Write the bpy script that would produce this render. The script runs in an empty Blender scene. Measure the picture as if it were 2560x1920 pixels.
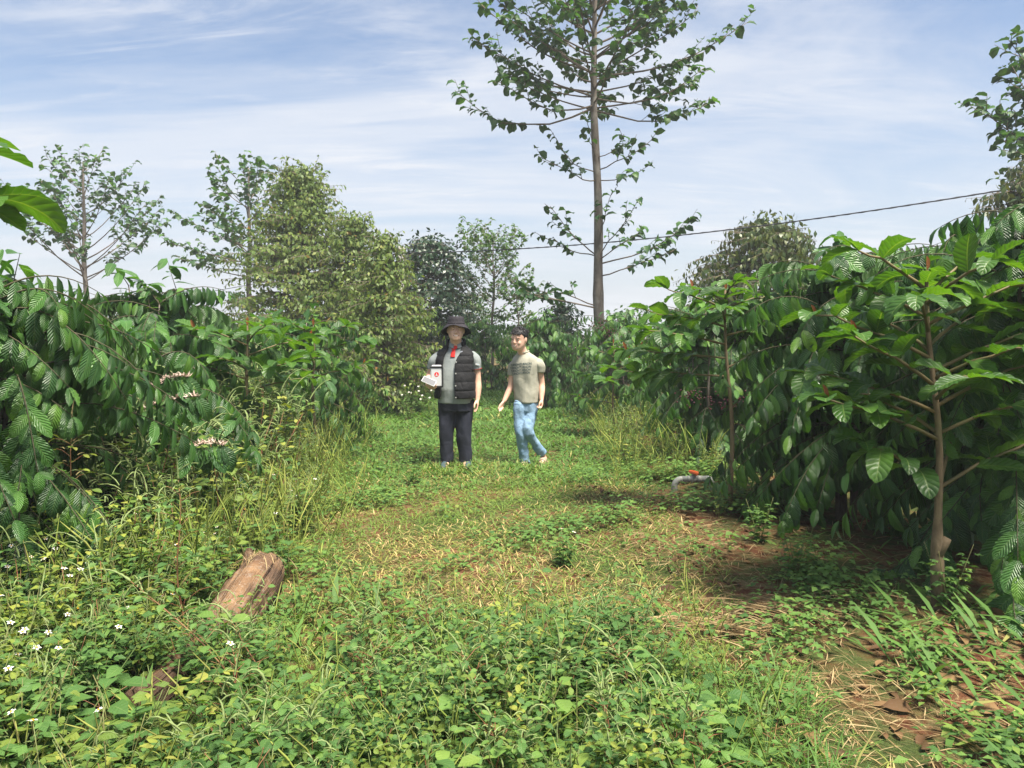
import bpy, bmesh, math, random
import numpy as np
from mathutils import Vector, Matrix, noise
from mathutils.bvhtree import BVHTree
from math import sin, cos, pi, radians, sqrt

# ------------------------------------------------------------------ camera, sky, sun, exposure
S = bpy.context.scene
COL = S.collection
FPX, CAMZ = 1923.0, 1.55              # focal length in pixels of the 2560 px wide photograph, eye height
PITCH = -math.atan(123 / 1923)         # the horizon lies at row 837, above the middle: the camera looks slightly down
cam_d = bpy.data.cameras.new('camera')
cam_d.sensor_width = 36
cam_d.lens = FPX / 2560 * 36
cam_d.clip_start, cam_d.clip_end = 0.05, 3000
cam = bpy.data.objects.new('camera', cam_d)
COL.objects.link(cam)
cam.location = (0, 0, CAMZ)
cam.rotation_euler = (pi / 2 + PITCH, 0, 0)
S.camera = cam

SUN_EL, SUN_AZ = radians(66), radians(138)      # azimuth measured from +Y (view direction) towards +X (right)
W = bpy.data.worlds.new('World')
S.world = W
W.use_nodes = True
nt = W.node_tree
nt.nodes.clear()
N = nt.nodes.new
L = nt.links.new
def wmath(op, a, b=None, clamp=False):
    n = N('ShaderNodeMath'); n.operation = op; n.use_clamp = clamp
    for i, v in enumerate((a, b)):
        if v is None: continue
        if isinstance(v, (int, float)): n.inputs[i].default_value = v
        else: L(v, n.inputs[i])
    return n.outputs[0]
out = N('ShaderNodeOutputWorld'); bg = N('ShaderNodeBackground')
sky = N('ShaderNodeTexSky'); sky.sky_type = 'NISHITA'; sky.sun_disc = False
sky.sun_elevation = SUN_EL; sky.sun_rotation = SUN_AZ
sky.air_density = 1.0; sky.dust_density = 1.5; sky.ozone_density = 2.0
tc = N('ShaderNodeTexCoord'); sep = N('ShaderNodeSeparateXYZ')
L(tc.outputs['Generated'], sep.inputs[0])
zz = wmath('MAXIMUM', sep.outputs['Z'], 0.0)
den = wmath('ADD', zz, 0.16)
comb = N('ShaderNodeCombineXYZ')
L(wmath('DIVIDE', sep.outputs['X'], den), comb.inputs[0])
L(wmath('DIVIDE', sep.outputs['Y'], den), comb.inputs[1])
def cloud(rot, scale, nscale, detail, dist, lo, hi, loc=(0, 0, 0), rough=0.55):
    mp = N('ShaderNodeMapping'); mp.inputs['Rotation'].default_value = (0, 0, rot)
    mp.inputs['Scale'].default_value = scale; mp.inputs['Location'].default_value = loc
    L(comb.outputs[0], mp.inputs[0])
    n = N('ShaderNodeTexNoise'); n.inputs['Scale'].default_value = nscale; n.inputs['Detail'].default_value = detail
    n.inputs['Distortion'].default_value = dist; n.inputs['Roughness'].default_value = rough
    L(mp.outputs[0], n.inputs['Vector'])
    r = N('ShaderNodeMapRange'); r.interpolation_type = 'SMOOTHSTEP'
    r.inputs['From Min'].default_value = lo; r.inputs['From Max'].default_value = hi
    L(n.outputs['Fac'], r.inputs['Value'])
    return r.outputs[0]
c1 = cloud(radians(-14), (0.42, 1.35, 1), 0.95, 9, 0.9, 0.37, 0.64, (3.1, 1.7, 0), 0.62)
c2 = cloud(radians(-24), (0.55, 2.6, 1), 2.2, 9, 1.3, 0.44, 0.66, (7.3, 2.2, 0), 0.66)
c3 = cloud(radians(20), (0.8, 1.0, 1), 1.3, 4, 0.4, 0.44, 0.62, (1.2, 5.7, 0))
cl = wmath('ADD', wmath('MULTIPLY', c1, 0.70), wmath('MULTIPLY', wmath('ADD', wmath('MULTIPLY', c3, 0.75), 0.25), wmath('MULTIPLY', c2, 0.42)), True)
hz = N('ShaderNodeMapRange'); hz.interpolation_type = 'SMOOTHSTEP'
hz.inputs['From Min'].default_value = 0.36; hz.inputs['From Max'].default_value = -0.02
hz.inputs['To Max'].default_value = 0.78
L(sep.outputs['Z'], hz.inputs['Value'])
def mixc(f, a, b):
    m = N('ShaderNodeMix'); m.data_type = 'RGBA'
    for s, v in ((m.inputs['Factor'], f), (m.inputs['A'], a), (m.inputs['B'], b)):
        if isinstance(v, (tuple, float)): s.default_value = v
        else: L(v, s)
    return m.outputs['Result']
col = mixc(hz.outputs[0], sky.outputs[0], (3.9, 4.2, 4.7, 1))
col = mixc(cl, col, (4.7, 4.9, 5.3, 1))
L(col, bg.inputs['Color']); bg.inputs['Strength'].default_value = 0.054
L(bg.outputs[0], out.inputs[0])

sun_d = bpy.data.lights.new('sun', 'SUN'); sun_d.energy = 3.5; sun_d.angle = radians(18); sun_d.color = (1.0, 0.93, 0.80)
sun = bpy.data.objects.new('sun', sun_d); COL.objects.link(sun)
sdir = Vector((sin(SUN_AZ) * cos(SUN_EL), cos(SUN_AZ) * cos(SUN_EL), sin(SUN_EL)))
sun.rotation_euler = sdir.to_track_quat('Z', 'Y').to_euler(); sun.location = sdir * 40

S.view_settings.view_transform = 'Standard'; S.view_settings.look = 'None'
S.view_settings.exposure = 1.75; S.view_settings.gamma = 1.0
S.render.engine = 'CYCLES'
S.cycles.use_denoising = True
S.cycles.max_bounces = 8; S.cycles.transmission_bounces = 5; S.cycles.diffuse_bounces = 4; S.cycles.glossy_bounces = 2
S.cycles.caustics_reflective = False; S.cycles.caustics_refractive = False
S.cycles.sample_clamp_indirect = 6

# ------------------------------------------------------------------ pixels to places
def ray(px, py):
    x, z = (px - 1280) / FPX, -(py - 960) / FPX
    c, s = cos(PITCH), sin(PITCH)
    return Vector((x, c - z * s, s + z * c))
def at(px, py, Y):                     # the point of that pixel's direction at depth Y
    d = ray(px, py); return Vector((0, 0, CAMZ)) + d * (Y / d.y)
def topix(p):
    x, y, z = p[..., 0], p[..., 1], p[..., 2] - CAMZ
    c, s = cos(PITCH), sin(PITCH)
    d = np.maximum(y * c + z * s, 0.05)
    return 1280 + FPX * x / d, 960 - FPX * (z * c - y * s) / d, d
def hgt(x, y):
    x = np.asarray(x, float); y = np.asarray(y, float)
    h = 0.022 * np.sin(1.3 * x + 0.5) * np.cos(0.9 * y) + 0.014 * np.sin(2.9 * x + 1.7 * y) + 0.008 * np.sin(5.1 * x - 3.7 * y + 1)
    h = h + 0.05 * np.exp(-((x - 2.6) / 0.75) ** 2) * np.clip((y - 3.4) / 1.2, 0, 1) * np.clip((16 - y) / 4, 0, 1)
    return h * np.exp(-((x / 60) ** 2 + (y / 80) ** 2))
def gz(x, y): return float(hgt(x, y))
def onground(px, py):
    d = ray(px, py); t = (0 - CAMZ) / d.z
    for _ in range(4):
        p = Vector((0, 0, CAMZ)) + d * t
        t = (gz(p.x, p.y) - CAMZ) / d.z
    return Vector((0, 0, CAMZ)) + d * t

# ------------------------------------------------------------------ objects and tags
def tag(o, label=None, cat=None, group=None, kind=None):
    if label: o['label'] = label
    if cat: o['category'] = cat
    if group: o['group'] = group
    if kind: o['kind'] = kind
    return o
def empty(name, loc, label, cat, group=None):
    o = bpy.data.objects.new(name, None); o.empty_display_size = 0.1; COL.objects.link(o)
    o.location = loc
    return tag(o, label, cat, group)
def obj(name, me, parent=None, M=None):
    o = bpy.data.objects.new(name, me); COL.objects.link(o)
    if parent is not None: o.parent = parent
    if M is not None: o.matrix_basis = M
    return o

# ------------------------------------------------------------------ quad geometry in numpy
def geo(v, f, uv=None, r=0.0, m=0):
    v = np.asarray(v, float).reshape(-1, 3); f = np.asarray(f, int).reshape(-1, 4)
    if uv is None: uv = np.zeros((len(f) * 4, 2))
    r = np.full(len(v), r) if np.isscalar(r) else r
    m = np.full(len(f), m, int) if np.isscalar(m) else m
    return dict(v=v, f=f, uv=np.asarray(uv, float), r=np.asarray(r, float), m=np.asarray(m, int))
def join(gs):
    gs = [g for g in gs if len(g['v'])]
    off = np.cumsum([0] + [len(g['v']) for g in gs])
    return dict(v=np.concatenate([g['v'] for g in gs]), f=np.concatenate([g['f'] + o for g, o in zip(gs, off)]),
                uv=np.concatenate([g['uv'] for g in gs]), r=np.concatenate([g['r'] for g in gs]), m=np.concatenate([g['m'] for g in gs]))
def setm(g, m, r=None):
    g = dict(g); g['m'] = np.full(len(g['f']), m, int)
    if r is not None: g['r'] = np.full(len(g['v']), r)
    return g
def inst(g, Ms, rnd=None, keep=False):             # copies of g at each 4x4 of Ms, merged
    Ms = np.asarray(Ms); n, k = len(Ms), len(g['v'])
    v = np.einsum('nij,kj->nki', Ms[:, :3, :3], g['v']) + Ms[:, None, :3, 3]
    f = g['f'][None] + (np.arange(n) * k)[:, None, None]
    if rnd is None: rnd = np.zeros(n)
    r = (np.repeat(rnd, k) + (np.tile(g['r'], n) if keep else 0)) % 1.0
    return dict(v=v.reshape(-1, 3), f=f.reshape(-1, 4), uv=np.tile(g['uv'], (n, 1)), r=r, m=np.tile(g['m'], n))
def mesh(name, g, mats, smooth=True):
    me = bpy.data.meshes.new(name)
    nv, nf = len(g['v']), len(g['f'])
    me.vertices.add(nv); me.vertices.foreach_set('co', g['v'].astype(np.float32).ravel())
    me.loops.add(nf * 4); me.loops.foreach_set('vertex_index', g['f'].astype(np.int32).ravel())
    me.polygons.add(nf); me.polygons.foreach_set('loop_start', np.arange(nf, dtype=np.int32) * 4)
    me.polygons.foreach_set('material_index', g['m'].astype(np.int32))
    me.update(calc_edges=True)
    me.polygons.foreach_set('use_smooth', np.full(nf, smooth))
    uvl = me.uv_layers.new(name='UVMap'); uvl.data.foreach_set('uv', g['uv'].astype(np.float32).ravel())
    if g['r'].any():
        a = me.attributes.new('rnd', 'FLOAT', 'POINT'); a.data.foreach_set('value', g['r'].astype(np.float32))
    for m in (mats if isinstance(mats, (list, tuple)) else [mats]): me.materials.append(m)
    return me
def cr(a, b):
    a = np.asarray(a, float); b = np.asarray(b, float)
    return np.stack([a[..., 1] * b[..., 2] - a[..., 2] * b[..., 1], a[..., 2] * b[..., 0] - a[..., 0] * b[..., 2], a[..., 0] * b[..., 1] - a[..., 1] * b[..., 0]], -1)
def nrm(a): return a / np.maximum(np.linalg.norm(a, axis=-1, keepdims=True), 1e-9)
def frames(P, D, U, Sc):                            # matrices: local +Y along D, local +Z towards U
    P, D, U = (np.asarray(a, float).reshape(-1, 3) for a in (P, D, U)); Sc = np.asarray(Sc, float).reshape(-1)
    y = nrm(D); x = nrm(cr(y, U)); z = cr(x, y)
    M = np.zeros((len(P), 4, 4)); M[:, :3, 0] = x * Sc[:, None]; M[:, :3, 1] = y * Sc[:, None]; M[:, :3, 2] = z * Sc[:, None]
    M[:, :3, 3] = P; M[:, 3, 3] = 1
    return M
def tube(pts, rads, k=6, close=True, r=0.0, m=0):
    P = np.asarray([tuple(p) for p in pts], float); R = np.asarray(rads, float) * np.ones(len(P))
    T = nrm(np.gradient(P, axis=0)); ref = np.array([0.31, 0.95, 0.05]) if abs(T[0][2]) > 0.8 else np.array([0.05, 0.1, 1.0])
    u = nrm(cr(T[0], ref)); us = []
    for t in T:
        u = nrm(u - t * np.dot(u, t)); us.append(u)
    U = np.array(us); V = cr(T, U)
    if close:
        P = np.vstack([P[:1], P, P[-1:]]); R = np.concatenate([R[:1] * 0.02, R, R[-1:] * 0.02])
        U = np.vstack([U[:1], U, U[-1:]]); V = np.vstack([V[:1], V, V[-1:]])
    a = np.arange(k) * 2 * pi / k
    v = P[:, None] + R[:, None, None] * (np.cos(a)[None, :, None] * U[:, None] + np.sin(a)[None, :, None] * V[:, None])
    n = len(P); i = np.arange(n - 1)[:, None] * k; j = np.arange(k)[None]
    f = np.stack([i + j, i + (j + 1) % k, i + k + (j + 1) % k, i + k + j], -1).reshape(-1, 4)
    s = np.linspace(0, 1, n); jj = np.arange(k)
    uv = np.stack([np.stack([np.broadcast_to(jj / k, (n - 1, k)), np.broadcast_to(s[:-1, None], (n - 1, k))], -1),
                   np.stack([np.broadcast_to((jj + 1) / k, (n - 1, k)), np.broadcast_to(s[:-1, None], (n - 1, k))], -1),
                   np.stack([np.broadcast_to((jj + 1) / k, (n - 1, k)), np.broadcast_to(s[1:, None], (n - 1, k))], -1),
                   np.stack([np.broadcast_to(jj / k, (n - 1, k)), np.broadcast_to(s[1:, None], (n - 1, k))], -1)], 2).reshape(-1, 2)
    return geo(v, f, uv, r, m)
def leafgeo(nl, nw, w, p=0.7, q=0.9, fold=0.15, droop=0.6, wav=0.0, om=18.0, ph=0.0, twist=0.0, stalk=0.0):
    # unit-long leaf along +Y, upper side +Z; p, q shape the outline, droop bends it down
    t = np.linspace(0, 1, nl + 1); s = np.linspace(-1, 1, nw + 1)
    prof = (np.maximum(t - stalk, 0) / (1 - stalk)) ** p * (1 - t) ** q; prof = prof / prof.max() * w / 2 + 0.012 * w + 0.004
    th = droop * t; dt = 1 / nl
    y = np.concatenate([[0], np.cumsum(np.cos((th[1:] + th[:-1]) / 2)) * dt]); z = np.concatenate([[0], -np.cumsum(np.sin((th[1:] + th[:-1]) / 2)) * dt])
    a = s[None] * prof[:, None]
    wv = wav * np.sin(om * t[:, None] + ph + (s[None] > 0) * 1.3) * np.abs(s[None]) * (prof[:, None] / (w / 2))
    tw = twist * t[:, None]
    up = fold * np.abs(a) + wv
    X = a * np.cos(tw) - up * np.sin(tw); Zl = a * np.sin(tw) + up * np.cos(tw)
    Y = y[:, None] + Zl * np.sin(th)[:, None]; Z = z[:, None] + Zl * np.cos(th)[:, None]
    v = np.stack([X, Y, Z], -1).reshape(-1, 3)
    i = np.arange(nl)[:, None] * (nw + 1); j = np.arange(nw)[None]
    f = np.stack([i + j, i + j + 1, i + j + nw + 2, i + j + nw + 1], -1).reshape(-1, 4)
    us = (s + 1) / 2
    uv = np.zeros((nl, nw, 4, 2))
    uv[:, :, 0, 0] = uv[:, :, 3, 0] = us[None, :-1]; uv[:, :, 1, 0] = uv[:, :, 2, 0] = us[None, 1:]
    uv[:, :, 0, 1] = uv[:, :, 1, 1] = t[:-1, None]; uv[:, :, 2, 1] = uv[:, :, 3, 1] = t[1:, None]
    return geo(v, f, uv.reshape(-1, 2))
def rotz(a):
    c, s = np.cos(a), np.sin(a); M = np.zeros((len(a), 4, 4)); M[:, 0, 0] = c; M[:, 0, 1] = -s; M[:, 1, 0] = s; M[:, 1, 1] = c; M[:, 2, 2] = M[:, 3, 3] = 1
    return M

# ------------------------------------------------------------------ materials
def newmat(name):
    m = bpy.data.materials.new(name); m.use_nodes = True; m.node_tree.nodes.clear(); return m
class NB:                                           # terse node builder
    def __init__(s, m): s.t = m.node_tree; s.n = s.t.nodes; s.l = s.t.links
    def new(s, k, **kw):
        n = s.n.new(k)
        for a, b in kw.items(): setattr(n, a, b)
        return n
    def put(s, sock, v):
        if hasattr(v, 'is_linked') or isinstance(v, bpy.types.NodeSocket): s.l.new(v, sock)
        else: sock.default_value = v
    def math(s, op, a, b=0.0, c=None, clamp=False):
        n = s.new('ShaderNodeMath', operation=op, use_clamp=clamp); s.put(n.inputs[0], a); s.put(n.inputs[1], b)
        if c is not None: s.put(n.inputs[2], c)
        return n.outputs[0]
    def mix(s, f, a, b, bt='MIX'):
        n = s.new('ShaderNodeMix', data_type='RGBA', blend_type=bt); s.put(n.inputs['Factor'], f); s.put(n.inputs['A'], a); s.put(n.inputs['B'], b)
        return n.outputs['Result']
    def ramp(s, f, stops, interp='LINEAR'):
        n = s.new('ShaderNodeValToRGB'); s.put(n.inputs[0], f); cr = n.color_ramp; cr.interpolation = interp
        while len(cr.elements) < len(stops): cr.elements.new(0.5)
        for e, (p, c) in zip(cr.elements, stops): e.position = p; e.color = (*c, 1) if len(c) == 3 else c
        return n.outputs[0]
    def noise(s, vec, scale, detail=4, rough=0.55, dist=0.0):
        n = s.new('ShaderNodeTexNoise'); n.inputs['Scale'].default_value = scale; n.inputs['Detail'].default_value = detail
        n.inputs['Roughness'].default_value = rough; n.inputs['Distortion'].default_value = dist
        if vec is not None: s.l.new(vec, n.inputs['Vector'])
        return n.outputs['Fac']
    def rng(s, v, a, b, c=0.0, d=1.0):
        n = s.new('ShaderNodeMapRange'); s.put(n.inputs['Value'], v)
        for k, x in zip(('From Min', 'From Max', 'To Min', 'To Max'), (a, b, c, d)): n.inputs[k].default_value = x
        return n.outputs[0]
    def coord(s, k='Object'): return s.new('ShaderNodeTexCoord').outputs[k]
    def bump(s, h, strength=0.4, dist=0.01):
        n = s.new('ShaderNodeBump'); n.inputs['Strength'].default_value = strength; n.inputs['Distance'].default_value = dist; s.put(n.inputs['Height'], h)
        return n.outputs[0]
    def bsdf(s, col, rough=0.6, spec=0.5, normal=None, **kw):
        p = s.new('ShaderNodeBsdfPrincipled'); s.put(p.inputs['Base Color'], col); s.put(p.inputs['Roughness'], rough)
        p.inputs['Specular IOR Level'].default_value = spec
        if normal is not None: s.l.new(normal, p.inputs['Normal'])
        for k, v in kw.items(): s.put(p.inputs[k.replace('_', ' ')], v)
        return p.outputs[0]
    def out(s, sh): s.l.new(sh, s.new('ShaderNodeOutputMaterial').inputs[0])
def c4(c): return (*c, 1.0)
def leafmat(name, stops, rough=0.42, spec=0.4, trans=0.3, tcol=(1.5, 1.6, 0.5), back=None, ribs=0, rib_k=3.0, rib_s=0.5, rib_d=0.006, vein=0.0, spots=0.0):
    m = newmat(name); b = NB(m)
    at_ = b.new('ShaderNodeAttribute', attribute_name='rnd'); oi = b.new('ShaderNodeObjectInfo')
    rnd = b.math('FRACT', b.math('ADD', at_.outputs['Fac'], oi.outputs['Random']))
    c = b.ramp(rnd, stops)
    uv = b.new('ShaderNodeUVMap').outputs[0]; sp = b.new('ShaderNodeSeparateXYZ'); b.l.new(uv, sp.inputs[0])
    ax = b.math('ABSOLUTE', b.math('SUBTRACT', sp.outputs[0], 0.5))
    nz = b.noise(b.coord(), 9.0, 3)
    c = b.mix(b.rng(nz, 0.3, 0.75, 0.0, 0.35), c, c4((0.02, 0.035, 0.008)), 'MIX')
    nrmal = None
    if vein:
        mid = b.rng(ax, 0.0, 0.035, 1.0, 0.0)
        c = b.mix(b.math('MULTIPLY', mid, vein, clamp=True), c, c4((0.22, 0.30, 0.10)))
    if ribs:
        ph = b.math('SUBTRACT', b.math('MULTIPLY', sp.outputs[1], float(ribs)), b.math('MULTIPLY', ax, rib_k))
        w = b.math('ABSOLUTE', b.math('SINE', b.math('MULTIPLY', ph, pi)))
        h = b.math('MULTIPLY', w, b.rng(ax, 0.0, 0.12, 0.35, 1.0))
        nrmal = b.bump(h, rib_s, rib_d)
        if vein:
            line = b.rng(w, 0.0, 0.16, 0.45 * vein, 0.0)
            c = b.mix(b.math('MAXIMUM', line, 0.0), c, c4((0.16, 0.24, 0.07)))
    if spots:
        n2 = b.noise(b.coord(), 34.0, 2)
        c = b.mix(b.rng(n2, 0.66, 0.75, 0.0, spots), c, c4((0.16, 0.10, 0.03)))
    ct = c
    if back is not None:
        g = b.new('ShaderNodeNewGeometry')
        bk = b.mix(0.35, c4(back), c)
        c = b.mix(g.outputs['Backfacing'], c, bk)
    kw = dict(normal=nrmal) if nrmal is not None else {}
    p = b.bsdf(c, rough, spec, **kw)
    if trans:
        t = b.new('ShaderNodeBsdfTranslucent'); b.l.new(b.mix(1.0, ct, c4(tcol), 'MULTIPLY'), t.inputs[0])
        if nrmal is not None: b.l.new(nrmal, t.inputs['Normal'])
        mx = b.new('ShaderNodeMixShader'); mx.inputs[0].default_value = trans
        b.l.new(p, mx.inputs[1]); b.l.new(t.outputs[0], mx.inputs[2]); p = mx.outputs[0]
    b.out(p); return m
def plain(name, c1, c2=None, rough=0.7, spec=0.3, scale=20.0, bumpk=0.0, bscale=None, detail=5, dist=0.004, **kw):
    m = newmat(name); b = NB(m); co = b.coord()
    c = c4(c1)
    if c2 is not None: c = b.mix(b.rng(b.noise(co, scale, detail), 0.3, 0.7), c4(c1), c4(c2))
    k = {}
    if bumpk: k['normal'] = b.bump(b.noise(co, bscale or scale, detail), bumpk, dist)
    b.out(b.bsdf(c, rough, spec, **k, **kw)); return m
def barkmat(name, c1, c2, c3, zs=0.25, scale=14.0):
    m = newmat(name); b = NB(m); co = b.coord()
    mp = b.new('ShaderNodeMapping'); mp.inputs['Scale'].default_value = (1, 1, zs); b.l.new(co, mp.inputs[0])
    n1 = b.noise(mp.outputs[0], scale, 7, 0.65, 0.4); n2 = b.noise(co, 3.5, 4, 0.6)
    c = b.mix(b.rng(n1, 0.35, 0.68), c4(c1), c4(c2)); c = b.mix(b.rng(n2, 0.48, 0.66, 0, 0.8), c, c4(c3))
    b.out(b.bsdf(c, 0.85, 0.2, normal=b.bump(n1, 0.7, 0.012))); return m

M = {}
M['coffee'] = leafmat('coffee_leaf', [(0, (0.033, 0.095, 0.028)), (0.45, (0.054, 0.146, 0.034)), (0.8, (0.086, 0.220, 0.041)), (1, (0.152, 0.301, 0.047))],
                      rough=0.40, spec=0.5, trans=0.26, tcol=(1.6, 1.9, 0.5), ribs=10, rib_k=5.0, rib_s=0.65, rib_d=0.007, vein=0.35, spots=0.35, back=(0.09, 0.165, 0.055))
M['coffee_far'] = leafmat('coffee_leaf_distant', [(0, (0.037, 0.106, 0.030)), (0.5, (0.067, 0.172, 0.040)), (1, (0.160, 0.308, 0.054))],
                      rough=0.38, spec=0.45, trans=0.22, tcol=(1.6, 1.9, 0.5), ribs=9, rib_k=4.0, rib_s=0.6, back=(0.07, 0.13, 0.045))
M['sap'] = leafmat('sapling_leaf', [(0, (0.030, 0.084, 0.017)), (0.45, (0.055, 0.141, 0.025)), (1, (0.088, 0.194, 0.031))],
                   rough=0.40, spec=0.4, trans=0.36, tcol=(1.7, 1.75, 0.35), ribs=8, rib_k=3.2, rib_s=0.5, rib_d=0.006, vein=0.7, back=(0.10, 0.19, 0.06))
M['young'] = leafmat('young_red_leaf', [(0, (0.22, 0.06, 0.025)), (1, (0.30, 0.11, 0.03))], rough=0.45, trans=0.35, tcol=(1.6, 0.9, 0.4), ribs=8, vein=0.3)
M['tree'] = leafmat('broad_tree_leaf', [(0, (0.023, 0.070, 0.026)), (0.6, (0.043, 0.114, 0.036)), (0.9, (0.065, 0.160, 0.041)), (1, (0.108, 0.228, 0.036))],
                    rough=0.42, spec=0.4, trans=0.27, tcol=(1.5, 1.7, 0.45), ribs=8, rib_s=0.4, vein=0.4, back=(0.06, 0.11, 0.05))
M['lime'] = leafmat('light_tree_leaf', [(0, (0.048, 0.110, 0.036)), (0.6, (0.084, 0.168, 0.050)), (1, (0.138, 0.240, 0.072))], rough=0.42, trans=0.33, tcol=(1.5, 1.6, 0.5))
M['durian'] = leafmat('olive_drooping_leaf', [(0, (0.068, 0.123, 0.027)), (0.35, (0.116, 0.185, 0.039)), (0.8, (0.192, 0.260, 0.058)), (0.985, (0.240, 0.273, 0.068)), (1, (0.304, 0.150, 0.045))],
                      rough=0.5, spec=0.3, trans=0.32, tcol=(1.4, 1.45, 0.45), back=(0.155, 0.195, 0.065))
M['durian2'] = leafmat('bronze_drooping_leaf', [(0, (0.042, 0.079, 0.025)), (0.5, (0.078, 0.122, 0.033)), (1, (0.156, 0.185, 0.049))],
                      rough=0.42, spec=0.45, trans=0.25, tcol=(1.5, 1.3, 0.4), back=(0.105, 0.115, 0.05))
M['dark'] = leafmat('dark_glossy_leaf', [(0, (0.010, 0.034, 0.016)), (0.6, (0.020, 0.055, 0.022)), (1, (0.040, 0.085, 0.030))], rough=0.36, trans=0.15)
M['weed'] = leafmat('weed_leaf', [(0, (0.066, 0.153, 0.041)), (0.5, (0.108, 0.220, 0.053)), (0.9, (0.165, 0.294, 0.062)), (0.985, (0.211, 0.306, 0.060)), (1, (0.26, 0.31, 0.07))],
                    rough=0.55, spec=0.3, trans=0.33, tcol=(1.35, 1.5, 0.55), ribs=6, rib_k=2.5, rib_s=0.35, rib_d=0.003, vein=0.45, back=(0.13, 0.21, 0.09))
M['ydweed'] = leafmat('yellowing_weed_leaf', [(0, (0.132, 0.212, 0.040)), (0.5, (0.205, 0.280, 0.046)), (0.9, (0.305, 0.360, 0.057)), (1, (0.36, 0.36, 0.08))],
                    rough=0.6, spec=0.3, trans=0.33, tcol=(1.3, 1.3, 0.5), ribs=6, rib_k=2.5, rib_s=0.35, rib_d=0.003, vein=0.3, spots=0.5, back=(0.2, 0.24, 0.1))
M['grass'] = leafmat('grass_blade', [(0, (0.122, 0.211, 0.041)), (0.45, (0.203, 0.301, 0.055)), (0.75, (0.325, 0.364, 0.083)), (0.9, (0.537, 0.420, 0.165)), (1, (0.700, 0.504, 0.248))],
                     rough=0.6, spec=0.25, trans=0.30, tcol=(1.25, 1.3, 0.6))
M['lush'] = leafmat('lush_grass_blade', [(0, (0.076, 0.168, 0.036)), (0.6, (0.131, 0.246, 0.048)), (0.92, (0.221, 0.324, 0.066)), (1, (0.414, 0.376, 0.132))],
                     rough=0.55, spec=0.3, trans=0.30, tcol=(1.25, 1.35, 0.55))
M['straw'] = leafmat('dry_straw', [(0, (0.170, 0.102, 0.047)), (0.5, (0.306, 0.204, 0.098)), (1, (0.476, 0.365, 0.196))], rough=0.7, spec=0.2, trans=0.1, tcol=(1, 1, 1))
M['seedgrass'] = leafmat('seeding_grass_stalk', [(0, (0.172, 0.258, 0.046)), (0.5, (0.316, 0.386, 0.081)), (0.85, (0.489, 0.476, 0.139)), (1, (0.604, 0.464, 0.185))], rough=0.65, spec=0.2, trans=0.3, tcol=(1.2, 1.2, 0.6))
M['deadleaf'] = leafmat('dead_brown_leaf', [(0, (0.07, 0.035, 0.018)), (0.6, (0.16, 0.085, 0.04)), (1, (0.28, 0.17, 0.08))], rough=0.75, spec=0.2, trans=0.1, tcol=(1, 1, 1))
M['stem'] = plain('green_stem', (0.10, 0.16, 0.045), (0.20, 0.17, 0.07), 0.6, scale=6)
M['redstem'] = plain('reddish_stem', (0.24, 0.075, 0.045), (0.20, 0.15, 0.06), 0.55, scale=5)
M['spike'] = plain('flower_spike', (0.14, 0.20, 0.065), (0.23, 0.28, 0.11), 0.8, scale=90, bumpk=0.6)
M['dryspike'] = plain('dry_flower_spike', (0.22, 0.17, 0.08), (0.34, 0.30, 0.14), 0.85, scale=90, bumpk=0.6)
M['petal'] = plain('white_petal', (0.80, 0.80, 0.76), None, 0.6)
M['disc'] = plain('yellow_flower_disc', (0.62, 0.33, 0.02), (0.45, 0.22, 0.02), 0.8, scale=200)
M['blossom'] = plain('coffee_blossom', (0.66, 0.56, 0.48), (0.46, 0.31, 0.24), 0.7, scale=40)
M['berry'] = plain('coffee_cherry', (0.10, 0.015, 0.02), (0.035, 0.012, 0.02), 0.4, scale=30)
M['bark'] = barkmat('grey_bark', (0.10, 0.08, 0.065), (0.21, 0.18, 0.15), (0.26, 0.24, 0.21))
M['cbranch'] = plain('coffee_branch_bark', (0.050, 0.050, 0.025), (0.085, 0.070, 0.040), 0.8, scale=12)
M['twig'] = plain('twig_bark', (0.12, 0.09, 0.065), (0.19, 0.155, 0.115), 0.8, scale=12, bumpk=0.4)
M['saptrunk'] = barkmat('sapling_bark', (0.11, 0.08, 0.05), (0.22, 0.165, 0.10), (0.16, 0.15, 0.075), 0.4, 22)
M['green_twig'] = plain('green_twig', (0.11, 0.11, 0.045), (0.17, 0.12, 0.06), 0.6, scale=10)
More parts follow.
